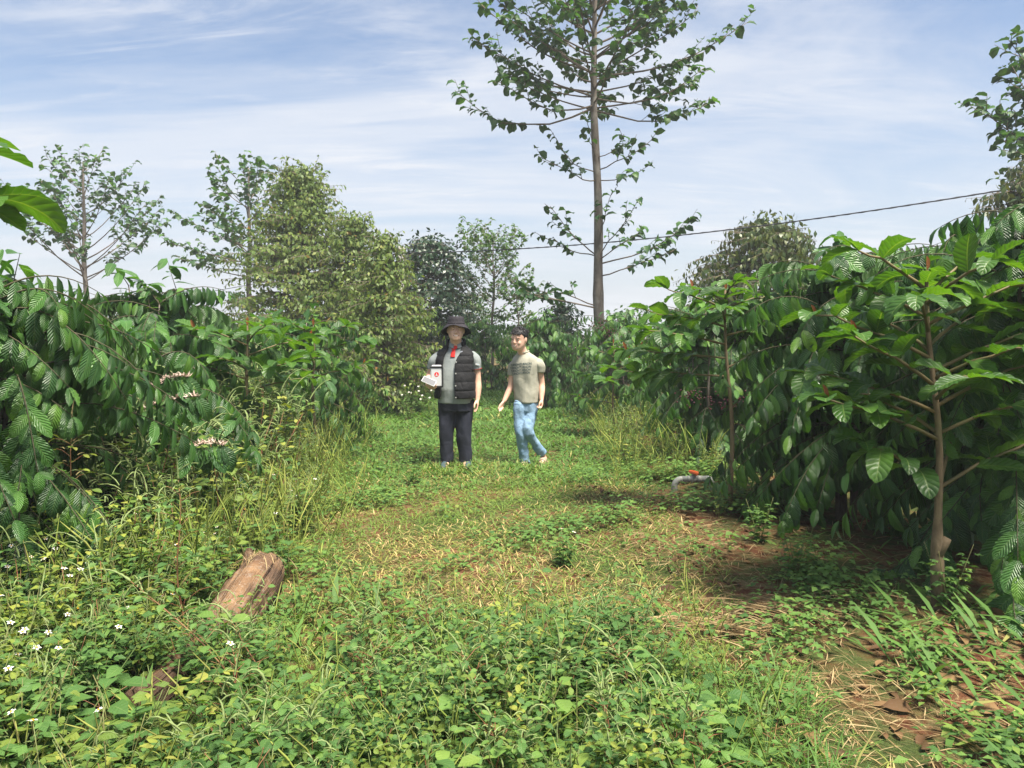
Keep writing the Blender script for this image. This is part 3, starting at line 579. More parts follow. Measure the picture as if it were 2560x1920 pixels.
for nm, pts in (('logo_mark', [(-0.013, -0.016), (0.013, -0.016), (0.011, -0.006), (0.004, 0.000), (0.004, 0.016), (-0.004, 0.016), (-0.004, 0.000), (-0.011, -0.006)]),):
    bm = bmesh.new(); bm.faces.new([bm.verts.new((0.004 + x, -0.0422, 0.148 + z)) for x, z in pts]); me = bpy.data.meshes.new(nm); bm.to_mesh(me); bm.free(); me.materials.append(M['white']); obj(nm, me, lg)
px_, _, pz_ = c1_(157, 707); ux = Vector((0.125, -0.02, -0.054)).normalized(); uy = Vector((-0.03, 0.55, 0.80)); uy = (uy - ux * uy.dot(ux)).normalized(); un = ux.cross(uy); Rp = Matrix((ux, uy, un)).transposed()
ph_ = empty('smartphone', (P1.x + px_, P1.y - 0.340, P1.z + pz_), 'white-edged smartphone with grey screen in the hand of the man with the hat', 'phone')
boxm('case', Vector((0, 0, 0)), (0.160, 0.078, 0.008), M['white'], ph_, Rp, 0.003); boxm('screen', un * (0.0045 if un.y < 0 else -0.0045), (0.148, 0.066, 0.001), M['screen'], ph_, Rp, 0)

# --- the man in the printed T-shirt
P2 = onground(1313, 1165); K2 = P2.y / FPX / 3.771
man2 = empty('person', (P2.x, P2.y, P2.z - 0.005), 'smiling bareheaded man in khaki printed T-shirt and light blue jeans stepping sideways', 'person')
def c2_(cx, cy, y=0.0): return ((cx - 1030) * K2, y, (1531 - cy) * K2)
T2 = Torso([(z, (cx - 1030) * K2, y, rx, ry) for z, cx, y, rx, ry in ((0.70, 1040, 0, 0.134, 0.112), (0.78, 1040, 0, 0.140, 0.115), (0.90, 1037, -0.006, 0.146, 0.112), (1.02, 1033, -0.004, 0.150, 0.110), (1.14, 1030, 0, 0.158, 0.108), (1.22, 1030, 0.004, 0.165, 0.102), (1.285, 1030, 0.010, 0.158, 0.090), (1.32, 1028, 0.014, 0.120, 0.076), (1.345, 1022, 0.012, 0.085, 0.066), (1.375, 1012, 0.006, 0.058, 0.060))], radians(-24))
H2 = Head((c2_(972, 0)[0], -0.055, 1.512), yaw=radians(-33), tilt=radians(4), nod=radians(4), w=0.087, d=0.104, h=0.130)
sR, eR, wR = c2_(1148, 545, -0.042), c2_(1183, 738, 0.0), c2_(1181, 885, -0.07)
sL, eL, wL = c2_(928, 556, 0.050), c2_(893, 768, 0.06), c2_(832, 902, -0.02)
gs = H2.geos() + [limb([c2_(1018, 505, 0.012), c2_(1004, 450, -0.005), tuple(H2.p(0, 0.15, -0.5))], [0.064, 0.058, 0.057]), T2.geo(0.72, 1.33, -0.026)]
gs += [limb([sR, c2_(1168, 630, -0.02), eR, c2_(1186, 805, -0.03), wR], [0.034, 0.040, 0.039, 0.037, 0.026]), limb([sL, c2_(905, 660, 0.065), eL, c2_(866, 832, 0.025), wL], [0.034, 0.039, 0.038, 0.036, 0.026])]
gs += hand(None, wR, c2_(1180, 938, -0.085), (-0.35, 0.93, 0), (-0.95, -0.3, 0.1), (0.75, 0.85, 0.9, 0.95), [c2_(1172, 905, -0.10), c2_(1160, 930, -0.12), c2_(1157, 955, -0.125)], 0.080)
gs += hand(None, wL, c2_(806, 955, -0.045), (0.55, 0.80, 0.25), (0.75, -0.6, 0.2), (0.30, 0.45, 0.55, 0.6), [c2_(815, 918, -0.05), c2_(790, 945, -0.075), c2_(776, 975, -0.085)], 0.080)
gs += [limb([c2_(990, 930, -0.02), c2_(978, 1060, -0.05), c2_(985, 1190, -0.09), c2_(1010, 1340, -0.05), c2_(1030, 1490, -0.01)], [0.055, 0.05, 0.045, 0.038, 0.036]), limb([c2_(1085, 930, 0.02), c2_(1072, 1060, -0.05), c2_(1046, 1175, -0.11), c2_(1115, 1290, -0.02), c2_(1190, 1405, 0.06), c2_(1204, 1445, 0.09)], [0.055, 0.052, 0.045, 0.036, 0.034, 0.034])]
ft = [np.array(c2_(1212, 1468, 0.10)), np.array(c2_(1200, 1478, 0.02)), np.array(c2_(1182, 1494, -0.06))]
gs += [limb(ft, [0.036, 0.038, 0.030])]
for q, (dx, ln) in enumerate(((-0.026, 0.034), (-0.010, 0.034), (0.004, 0.032), (0.017, 0.028), (0.028, 0.023))): gs.append(limb([ft[2] + (dx, 0.01, -0.008), ft[2] + (dx - 0.010, -ln, -0.020)], [0.0105 if q else 0.0125, 0.0085 if q else 0.011], 8, 3))
f2 = [np.array(c2_(1030, 1490, 0.02)), np.array(c2_(1026, 1508, -0.07)), np.array(c2_(1016, 1516, -0.15))]; gs += [limb(f2, [0.036, 0.036, 0.030])]
body2 = fuse('body', gs, M['skin'], 0.0066, 3, parent=man2); H2.face(body2)
slv = [limb([tuple(np.array(sR) + (-0.03, 0.01, -0.01)), c2_(1161, 565, -0.04), c2_(1160, 622, -0.026)], [0.062, 0.063, 0.062], round_start=True), limb([tuple(np.array(sL) + (0.03, -0.015, -0.008)), c2_(915, 580, 0.058), c2_(902, 670, 0.064)], [0.060, 0.058, 0.052], round_start=True)]
tee = fuse('t_shirt', [T2.geo(0.768, 1.378, 0.002)] + slv, M['tee'], 0.0058, 4, 0.016, 8, 0.45, man2, 5)
cz = T2.pt(np.linspace(-pi, pi, 40), np.full(40, 1.380), 0.003); obj('neckband', mesh('neckband', tube(cz + np.array((0, 0, -0.012)) * (1 + np.cos(np.linspace(-pi, pi, 40)))[:, None], 0.0075, 6), M['tee']), tee)
bv = BVHTree.FromPolygons([p.co for p in tee.data.vertices], [p.vertices for p in tee.data.polygons])
for row, (y0, xl, xr, hh) in enumerate(((536, 893, 1086, 23), (565, 890, 1082, 23), (592, 897, 1076, 23), (618, 908, 1072, 24))):
    cu = bpy.data.curves.new('txt', 'FONT'); cu.body = 'TURNONTURNON'; cu.size = 1.0; cu.resolution_u = 2; cu.offset = 0.018; to = obj('tmp', cu); me = bpy.data.meshes.new_from_object(to.evaluated_get(bpy.context.evaluated_depsgraph_get())); bpy.data.objects.remove(to)
    bm = bmesh.new(); bm.from_mesh(me); bmesh.ops.triangulate(bm, faces=bm.faces); bmesh.ops.subdivide_edges(bm, edges=[e for e in bm.edges if e.calc_length() > 0.25], cuts=2)
    xs = [w_.co.x for w_ in bm.verts]; ys = [w_.co.y for w_ in bm.verts]; x0, x1, y0_, y1_ = min(xs), max(xs), min(ys), max(ys)
    for w_ in bm.verts:
        u, t = (w_.co.x - x0) / (x1 - x0), (w_.co.y - y0_) / (y1_ - y0_); X, _, Z = c2_(xl + (xr - xl) * u ** 1.22, y0 + 24 * (1 - u) ** 1.3 + hh * (1 - t)); h = bv.ray_cast(Vector((X, -1, Z)), Vector((0, 1, 0)), 2); w_.co = (X, (h[0].y if h[0] is not None else -0.05) - 0.0025, Z)
    me = bpy.data.meshes.new('printed_line'); bm.to_mesh(me); bm.free(); me.materials.append(M['print']); obj('printed_line', me, tee)
jn = [Torso([(0.66, 0.010, 0, 0.132, 0.105), (0.80, 0.012, 0, 0.137, 0.112)], radians(-18)).geo(0.66, 0.79)]
jn += [limb([c2_(990, 930, -0.02), c2_(978, 1060, -0.05), c2_(985, 1190, -0.09), c2_(1010, 1340, -0.05), c2_(1032, 1505, -0.01)], [0.086, 0.076, 0.066, 0.060, 0.062], 18, flat_end=True)]
jn += [limb([c2_(1085, 930, 0.02), c2_(1072, 1060, -0.05), c2_(1046, 1175, -0.11), c2_(1115, 1290, -0.02), c2_(1196, 1415, 0.06)], [0.086, 0.080, 0.070, 0.058, 0.054], 18, flat_end=True)]
fuse('jeans', jn, M['jeans'], 0.0068, 4, 0.015, 10, 0.8, man2, 21)
hair = H2.geos()[0]; hv = hair['v'].copy(); loc = ((hv - H2.c) @ H2.R) / (H2.w, H2.d, H2.h)
cap = ell((0, 0.13, 0.36), (1.10, 1.06, 0.78), k=24); capl = cap['v']; rr = np.random.RandomState(3)
capl[:, 2] = np.maximum(capl[:, 2], np.where(capl[:, 1] < -0.45, 0.50 + 0.05 * np.sin(capl[:, 0] * 23), np.where(np.abs(capl[:, 0]) > 0.6, 0.10, -0.35))); capl *= 1 + 0.03 * rr.randn(len(capl), 1)
ho = fuse('hair', [H2.tf(dict(cap, v=capl))], M['hair'], 0.005, 1, 0.005, 45, 1, man2, 9)
lk = []
for q in range(260):
    a = rr.rand() * 2 * pi; b = 0.25 + 1.15 * rr.rand(); n_ = np.array((sin(a) * sin(b) * 1.08, 0.13 + cos(a) * sin(b) * 1.04, 0.36 + cos(b) * 0.76)); d_ = np.array((n_[0] * 0.2, (n_[1] - 0.3) * 0.25 - 0.05, -0.12 if n_[1] < -0.3 else 0.03)) + rr.randn(3) * 0.05
    if n_[2] < 0.45 and n_[1] < -0.4: continue
    p0, p1 = H2.p(*n_), H2.p(*(n_ + d_)); lk.append(tube([p0, p0 * 0.5 + p1 * 0.5 + nrm(p0 - H2.c) * 0.002, p1], [0.0045, 0.0035, 0.001], 4))
for q in range(16):
    x = -0.75 + 1.5 * q / 15; p0, p1 = H2.p(x, -0.80 + 0.28 * x * x, 0.66), H2.p(x * 1.02 + 0.05 * rr.randn(), -0.96 + 0.30 * x * x, 0.42 + 0.06 * rr.rand()); lk.append(tube([p0, (p0 + p1) / 2 - np.array((0, 0.004, 0)), p1], [0.007, 0.006, 0.0015], 4))
obj('hair_locks', mesh('hair_locks', join(lk), M['hair']), ho)
for F_, nm in ((ft, 0), (f2, 1)):
    d_ = nrm(F_[2] - F_[0]); so = boxm('sole', Vector(F_[0] * 0.38 + F_[2] * 0.62 + np.array((-0.002, -0.012, -0.040))), (0.098, 0.27, 0.022), M['sandal'], None, Matrix.Rotation(math.atan2(-d_[0], -d_[1]) * -1, 3, 'Z') @ Matrix.Rotation(math.atan2(d_[2], math.hypot(d_[0], d_[1])) * -1, 3, 'X'), 0.009, 3); so.name = 'sandal'; so.parent = man2
    for t, w_ in ((0.40, 0.020), (0.72, 0.020)):
        c = F_[0] * (1 - t) + F_[2] * t; a = np.linspace(-1.9, 1.9, 14); sd = nrm(cr(d_, (0, 0, 1))); upv = cr(sd, d_)
        v = np.array([[c + sd * 0.043 * sin(q) + upv * 0.042 * cos(q) + d_ * o_ for q in a] for o_ in (-w_, 0, w_)]); shell('strap', v, np.ones((2, 13), bool), 0.004, M['sandal'], so)
# ------------------------------------------------------------------ log, pipe, pole, cable
def log_mat():
    m = newmat('weathered_wood'); b = NB(m); co = b.coord(); uv = b.new('ShaderNodeUVMap').outputs[0]; mp = b.new('ShaderNodeMapping'); mp.inputs['Scale'].default_value = (34, 2.6, 1); b.l.new(uv, mp.inputs[0])
    n1 = b.noise(mp.outputs[0], 1.0, 5, 0.6, 0.5); n2 = b.noise(co, 9, 5, 0.6); n3 = b.noise(co, 55, 4, 0.7)
    c = b.mix(b.rng(n2, 0.35, 0.65), c4((0.15, 0.085, 0.048)), c4((0.29, 0.18, 0.10))); c = b.mix(b.rng(n3, 0.52, 0.68, 0, 0.6), c, c4((0.34, 0.30, 0.25)))
    c = b.mix(b.rng(b.noise(co, 4.5, 4), 0.46, 0.58, 0, 0.85), c, c4((0.085, 0.055, 0.04))); c = b.mix(b.rng(n1, 0.44, 0.37, 0, 1), c, c4((0.018, 0.011, 0.007)))
    b.out(b.bsdf(c, 0.92, 0.12, normal=b.bump(b.math('ADD', b.math('MULTIPLY', n1, 1.0), b.math('MULTIPLY', n3, 0.25)), 1.0, 0.03))); return m
M['log'] = log_mat()
rs2 = np.random.RandomState(4)
A = np.array((-1.33, 4.58, 0.14)); ctrl = crom(np.array([(-1.46, 4.44, 0.13, 0.09), (-1.44, 4.36, 0.15, 0.128), (-1.41, 4.16, 0.16, 0.140), (-1.395, 3.90, 0.14, 0.135), (-1.40, 3.62, 0.09, 0.122), (-1.44, 3.32, 0.05, 0.110), (-1.50, 3.00, 0.02, 0.095)]), 6)
k = 40; a = np.arange(k) * 2 * pi / k; Pc, Rc = ctrl[:, :3] + np.array((0, 0, gz(-1.45, 4.0))), ctrl[:, 3]
g = tube(Pc, Rc, k); vv = g['v'].reshape(-1, k, 3); cen = vv.mean(1, keepdims=True); crack = np.ones((vv.shape[0], k))
for q in range(26):
    a0 = rs2.randint(k); i0 = rs2.randint(2, vv.shape[0] - 10); ln = 5 + rs2.randint(12)
    for i in range(i0, min(vv.shape[0] - 1, i0 + ln)): crack[i, (a0 + int(0.15 * (i - i0))) % k] = 0.84 + 0.06 * rs2.rand()
und = 1 + 0.045 * np.sin(3 * a + 1)[None] + 0.03 * np.sin(5 * a + 2 + np.linspace(0, 2, vv.shape[0])[:, None]) + 0.012 * rs2.randn(vv.shape[0], k)
g['v'] = (cen + (vv - cen) * (und * crack)[..., None]).reshape(-1, 3)
root = empty('fallen_log', (Pc[20][0], Pc[20][1], gz(-1.45, 3.9)), 'weathered brown log half hidden in the weeds at lower left', 'log'); g['v'] = g['v'] - np.array(root.location)
obj('log_wood', mesh('log_wood', g, M['log']), root)
st = tube(np.array([(-1.50, 4.36, 0.20), (-1.53, 4.40, 0.27), (-1.535, 4.42, 0.305)]) - np.array(root.location), [0.050, 0.034, 0.016], 7); obj('broken_stub', mesh('broken_stub', st, M['log']), root)
n = 70; X = -1.42 + 0.05 * rs2.randn(n); Y = 4.22 + 0.06 * rs2.randn(n); Ms = frames(np.stack([X, Y, 0.318 + 0.03 * rs2.rand(n) - 1.3 * (X + 1.42) ** 2], -1), np.stack([rs2.randn(n) * 0.7, -0.6 + rs2.randn(n) * 0.5, -0.25 + 0.2 * rs2.randn(n)], -1), np.tile((0, 0, 1.0), (n, 1)), 0.07 + 0.08 * rs2.rand(n)); Ms[:, :3, 0] *= 0.5
tag(obj('straw_tuft', mesh('straw_tuft', inst(leafgeo(3, 1, 0.05, 0.2, 0.2, 0, 0.8), Ms, rs2.rand(n)), M['straw'])), 'tuft of dry straw lying on top of the log', 'straw', kind='stuff')

M['pvc'] = plain('grey_pvc', (0.21, 0.225, 0.21), (0.27, 0.275, 0.245), 0.45, 0.4, scale=9); M['pvc2'] = plain('light_pvc_fitting', (0.26, 0.27, 0.25), (0.33, 0.325, 0.29), 0.5, 0.4, scale=12); M['orange'] = plain('orange_plastic', (0.75, 0.13, 0.035), (0.68, 0.17, 0.06), 0.45, 0.4, scale=20)
pb = onground(1686, 1230); Kp = pb.y / FPX; zt = 33 * Kp; r = 0.031
root = empty('irrigation_pipe', (pb.x, pb.y, pb.z), 'grey plastic irrigation pipe with orange valve handle standing out of the weeds', 'pipe')
arc = [(0.0, 0, -0.25), (0.0, 0, zt - 0.075)] + [(0.075 - 0.075 * cos(t), 0, zt - 0.075 + 0.075 * sin(t)) for t in np.linspace(0.2, pi / 2, 7)]
obj('elbow', mesh('elbow', tube(arc, r, 16), M['pvc2']), root); obj('main_pipe', mesh('main_pipe', tube([(0.074, 0, zt), (0.325, 0.02, zt)], r * 0.96, 16), M['pvc']), root)
arc = [(0.32, 0.02, zt)] + [(0.325 + 0.05 * sin(t), 0.02 + 0.0, zt - 0.05 + 0.05 * cos(t)) for t in np.linspace(0.2, pi / 2, 6)] + [(0.375, 0.02, -0.25)]
obj('far_elbow', mesh('far_elbow', tube(arc, r, 16), M['pvc']), root)
for x0, w_, mt in ((0.125, 0.022, 'pvc'), (0.158, 0.048, 'pvc2'), (0.222, 0.040, 'pvc2')): obj('collar', mesh('collar', tube([(x0, 0.004, zt), (x0 + w_, 0.004, zt)], r * 1.10 if w_ < 0.045 else r * 1.17, 18), M[mt]), root)
o = obj('valve_neck', mesh('valve_neck', tube([(0.182, 0.004, zt + 0.025), (0.182, 0.004, zt + 0.055)], 0.015, 12), M['pvc2']), root)
boxm('valve_handle', Vector((0.186, 0.0, zt + 0.068)), (0.060, 0.100, 0.032), M['orange'], root, Matrix.Rotation(radians(25), 3, 'Z') @ Matrix.Rotation(radians(10), 3, 'Y'), 0.008, 3)
boxm('handle_grip', Vector((0.205, -0.035, zt + 0.056)), (0.022, 0.020, 0.034), M['orange'], root, Matrix.Rotation(radians(25), 3, 'Z'), 0.006, 2)

M['concrete'] = plain('pole_concrete', (0.26, 0.25, 0.23), (0.34, 0.33, 0.30), 0.9, 0.2, scale=6, bumpk=0.3); M['wire'] = plain('black_cable', (0.05, 0.05, 0.055), None, 0.6)
pt = at(1000, 628, 21); root = empty('utility_pole', (pt.x, 21, gz(pt.x, 21)), 'grey utility pole between the olive tree and the dark tree', 'pole'); ph_ = pt.z
obj('pole_shaft', mesh('pole_shaft', tube([(0, 0, -0.2), (0.02, 0, ph_ + 0.10)], [0.13, 0.085], 12), M['concrete']), root); obj('insulator', mesh('insulator', tube([(-0.10, -0.1, ph_ + 0.02), (0.16, -0.1, ph_ + 0.02)], 0.03, 8), M['concrete']), root)
root = empty('overhead_cable', (pt.x, 21, 0), 'thin twisted black cable running from the pole up to the right edge', 'cable')
e1, e2 = np.array(at(1003, 632, 20.9)), np.array(at(2760, 432, 12.5)); q = np.linspace(0, 1, 60)
sag = lambda s: 0.30 * 4 * s * (1 - s)
for w_ in range(3):
    tw = 0.010; P_ = e1 * (1 - q[:, None]) + e2 * q[:, None]; P_[:, 2] -= sag(q); P_[:, 2] += tw * np.sin(q * 130 + w_ * 2.09); P_[:, 1] += tw * np.cos(q * 130 + w_ * 2.09)
    obj('strand', mesh('strand', tube(P_ - np.array(root.location), 0.008, 6), M['wire']), root)
e3 = np.array(at(150, 765, 42)); P_ = e1 * (1 - q[:, None]) + e3 * q[:, None]; P_[:, 2] -= 0.35 * 4 * q * (1 - q); obj('strand', mesh('strand', tube(P_ - np.array(root.location), 0.012, 5), M['wire']), root)
# red-flowered shoot seen over the left coffee
p = at(263, 765, 12); root = empty('red_blossom_shoot', (p.x, 12, gz(p.x, 12)), 'thin shoot with a pink-red blossom beside the lone left tree', 'plant'); M['pink'] = plain('pink_red_petal', (0.60, 0.12, 0.16), None, 0.7)
obj('stem', mesh('stem', tube([(0.03, 0, -0.05), (0.02, 0, p.z * 0.6), (0, 0, p.z)], [0.02, 0.016, 0.010], 6), M['twig']), root); D = rs2.randn(14, 3); D[:, 2] = abs(D[:, 2]) * 0.6
obj('blossom', mesh('blossom', inst(leafgeo(3, 2, 0.3, 0.6, 0.6, 0.2, 0.5), frames(np.tile((0, 0, p.z), (14, 1)), D, np.tile((0, 0, 1.0), (14, 1)), 0.08 + 0.08 * rs2.rand(14)), rs2.rand(14)), M['pink']), root)
# ------------------------------------------------------------------ leaf bookkeeping shared by shrubs and trees
class Place:
    def __init__(s): s.P, s.D, s.U, s.S = [], [], [], []
    def add(s, p, d, u, sc): s.P.append(tuple(p)); s.D.append(tuple(d)); s.U.append(tuple(u)); s.S.append(sc)
    def addn(s, P, D, U, Sc): s.P.extend(P); s.D.extend(D); s.U.extend(U); s.S.extend(Sc)
    def mats(s): return frames(np.array(s.P), np.array(s.D), np.array(s.U), np.array(s.S))
def put_leaves(root, Ms, mass_geo, meshes, mat, nmax, rs, name='leaf', mass_name='leaf_mass'):
    loc = np.array(root.location)
    cen = Ms[:, :3, 3] + Ms[:, :3, 1] * 0.5 + loc
    px, py, d = topix(cen)
    inside = (px > -40) & (px < 2600) & (py > -60) & (py < 1980) & (cen[:, 1] > 0.3)
    score = np.where(inside, d - 0.5 * np.linalg.norm(Ms[:, :3, 1], axis=1) * rs.rand(len(d)), 1e6 + d)
    order = np.argsort(score); nmax = min(nmax, int(inside.sum()))
    for k in order[:nmax]:
        obj(name, meshes[rs.randint(len(meshes))], root, Matrix(Ms[k].tolist()))
    rest = order[nmax:]
    if len(rest):
        gs = mass_geo if isinstance(mass_geo, list) else [mass_geo]
        parts = [inst(gs[i], Ms[rest[i::len(gs)]], rs.rand(len(rest[i::len(gs)]))) for i in range(len(gs)) if len(rest[i::len(gs)])]
        o = obj(mass_name, mesh(mass_name, join(parts), mat), root); o['kind'] = 'stuff'

CG = [leafgeo(14, 4, 0.41, 0.75, 0.80, 0.20, dr, 0.042, 34 + 2 * i, i * 1.7, tw) for i, (dr, tw) in enumerate(((0.5, 0.1), (0.9, -0.15), (0.25, 0.2), (1.2, 0.0)))]
CM = [mesh('coffee_leaf', g, M['coffee']) for g in CG]
CGL = [leafgeo(4, 2, 0.41, 0.75, 0.80, 0.22, dr, 0.022, 22, i * 2.1) for i, dr in enumerate((0.5, 1.0))]
CGF = [leafgeo(2, 2, 0.44, 0.75, 0.75, 0.22, dr) for dr in (0.5, 1.0)]
CMF = [mesh('coffee_leaf', leafgeo(5, 2, 0.44, 0.75, 0.75, 0.22, dr, 0.02), M['coffee_far']) for dr in (0.5, 1.0)]
WOODY = M['cbranch']

def coffee(x, y, H, R, seed, label, nb=60, leafL=0.225, parts=300, far=False, blossoms=(), berries=0, squash=1.0, zmin=0.10):
    rs = np.random.RandomState(seed); z = gz(x, y)
    root = empty('coffee_shrub', (x, y, z), label, 'shrub', 'coffee shrubs along the grassy lane')
    stems = []
    for k in range(4):
        a = k * 1.57 + rs.rand(); sp = R * 0.16 * rs.rand()
        top = (cos(a) * R * 0.30 * rs.rand(), sin(a) * R * 0.30 * rs.rand(), H * (0.82 + 0.12 * rs.rand()))
        pts = [(cos(a) * sp, sin(a) * sp, -0.05)] + [tuple(np.array((cos(a) * sp, sin(a) * sp, 0)) * (1 - s) + np.array(top) * s + rs.randn(3) * 0.015) for s in np.linspace(0.15, 1, 7)]
        stems.append(np.array(pts)); obj('stem', mesh('stem', tube(pts, np.linspace(0.028, 0.006, len(pts)), 6), M['bark']), root)
    pl = Place(); nodes = []
    nb = int(nb * 1.3)
    for i in range(nb):
        f = (i + 0.5) / nb; z0 = H * (zmin + 0.16 + (0.80 - zmin) * f) + rs.randn() * 0.04
        a = i * 2.39996 + rs.randn() * 0.25
        st = stems[rs.randint(4)]; k = np.argmin(abs(st[:, 2] - z0)); o = st[k].copy(); o[2] = min(z0, st[-1, 2])
        pr = 0.62 + 0.42 * sin(pi * min(1, f * 1.15) ** 0.8) if f < 0.72 else 0.98 - 1.9 * (f - 0.72)
        Lb = R * pr * (0.78 + 0.32 * rs.rand())
        rise, drop = 0.34 + 0.40 * f + 0.12 * rs.randn(), 0.80 + 0.18 * rs.randn()
        if f < 0.2: rise, drop = 0.15, 0.75
        if i % 5 == 0: rise, drop, Lb = 0.10 + 0.1 * rs.rand(), 0.55 + 0.3 * rs.rand(), R * (0.75 + 0.3 * rs.rand()); o[2] = H * (0.16 + 0.30 * rs.rand())
        s = np.linspace(0, 1, 9); aa = a + rs.randn() * 0.25 * s
        pts = np.stack([o[0] + np.cos(aa) * Lb * s, o[1] + np.sin(aa) * Lb * s * squash, o[2] + Lb * (rise * s - drop * s ** 2)], -1)
        pts[:, 2] = np.maximum(pts[:, 2], zmin * 0.8 + 0.03 * rs.rand())
        obj('branch', mesh('branch', tube(pts, np.linspace(0.006, 0.002, 9), 4), WOODY), root)
        T = nrm(np.gradient(pts, axis=0)); n = max(4, int(Lb / (0.053 if not far else 0.070)))
        for t in np.linspace(0.16, 1.0, n):
            j = t * 8; j0 = min(7, int(j)); p = pts[j0] * (1 - j + j0) + pts[j0 + 1] * (j - j0); tt = T[min(8, j0 + 1)]
            side = nrm(cr(tt, (0, 0, 1)))
            for sg in (-1, 1):
                dn = 0.75 + 0.9 * rs.rand()
                d = side * sg * (0.40 + 0.3 * rs.rand()) + tt * (0.25 + 0.3 * rs.rand()) + np.array((0, 0, -dn)) + rs.randn(3) * 0.24
                u = np.array((0, 0, 0.75)) + nrm(np.array((p[0], p[1], 0))) * 0.9 + rs.randn(3) * 0.28
                pl.add(p, d, u, leafL * (0.45 + 0.65 * rs.rand()) * (1 - 0.35 * max(0, t - 0.85) / 0.15))
        d = T[-1]; pl.add(pts[-1], d + (0, 0, -0.2), (0, 0, 1), leafL * 0.6)
    for st in stems:
        for w in range(3):
            o = st[-1 - w] if w < 2 else st[-2]; dr = nrm(np.array((rs.randn() * 0.55, rs.randn() * 0.55, 1.0))); ls = 0.16 + 0.22 * rs.rand(); tip = o + dr * ls
            obj('branch', mesh('branch', tube([o, (o + tip) / 2 + rs.randn(3) * 0.01, tip], [0.006, 0.004, 0.002], 4), WOODY), root)
            for q in range(8):
                a = q * 1.57 + rs.randn() * 0.4; p = o + (tip - o) * (0.3 + 0.7 * q / 7)
                pl.add(p, (cos(a) * 0.7, sin(a) * 0.7, 0.35 - 0.9 * rs.rand()), np.array((cos(a) * 0.3, sin(a) * 0.3, 1.0)) + rs.randn(3) * 0.2, leafL * (0.6 + 0.45 * rs.rand()))
        for q in range(8):
            a = q * 2.4 + rs.rand(); up = 0.6 - 0.2 * q
            pl.add(st[-1] - (0, 0, 0.04 * q), (cos(a), sin(a), up * 0.6), (0, 0, 1), leafL * (0.6 + 0.06 * q))
    put_leaves(root, pl.mats(), CGF if far else CGL, CMF if far else CM, M['coffee_far'] if far else M['coffee'], parts, rs)
    if blossoms:
        pet = leafgeo(2, 1, 0.2, 0.6, 0.6, 0.2, 0.7)
        for (p0, p1) in blossoms:
            p0 = np.array(p0) - np.array(root.location); p1 = np.array(p1) - np.array(root.location); nn = 26
            pts = np.array([p0 * (1 - s) + p1 * s + (0, 0, 0.03 * sin(pi * s)) for s in np.linspace(0, 1, 7)])
            obj('branch', mesh('branch', tube(pts, 0.004, 4), WOODY), root)
            P = [p0 * (1 - s) + p1 * s + (0, 0, 0.03 * sin(pi * s)) for s in (rs.rand(150))]
            P = np.array([p for p in P]); cl = np.round(np.linspace(0, 6, 150))
            D = rs.randn(150, 3); D[:, 2] = abs(D[:, 2]) * 0.9
            g = inst(pet, frames(P, D, rs.randn(150, 3), 0.024 + 0.026 * rs.rand(150)), rs.rand(150))
            o = obj('blossom_cluster', mesh('blossom_cluster', g, M['blossom']), root)
            for s in np.linspace(0.05, 0.95, 9):
                p = p0 * (1 - s) + p1 * s
                for sg in (-1, 1):
                    obj('leaf', CM[rs.randint(4)], root, Matrix(frames([p], [(0.35 * sg + 0.25, 0.3 * rs.randn(), -0.8)], [(0.3, -0.8, 0.6)], [leafL * (0.75 + 0.3 * rs.rand())])[0].tolist()))
    if berries:
        bmx = bmesh.new(); bmesh.ops.create_icosphere(bmx, subdivisions=1, radius=1); bv = np.array([v.co[:] for v in bmx.verts]); bf = [[v.index for v in f.verts] for f in bmx.faces]; bmx.free()
        for c in berries:
            c = np.array(c) - np.array(root.location); bm = bmesh.new()
            for q in range(34):
                p = c + rs.randn(3) * (0.09, 0.06, 0.05)
                vs = [bm.verts.new(p + v * 0.011) for v in bv]
                for f in bf: bm.faces.new([vs[i] for i in f])
            me = bpy.data.meshes.new('berry_cluster'); bm.to_mesh(me); bm.free(); me.materials.append(M['berry'])
            for p in me.polygons: p.use_smooth = True
            obj('berry_cluster', me, root)['kind'] = 'stuff'
    return root

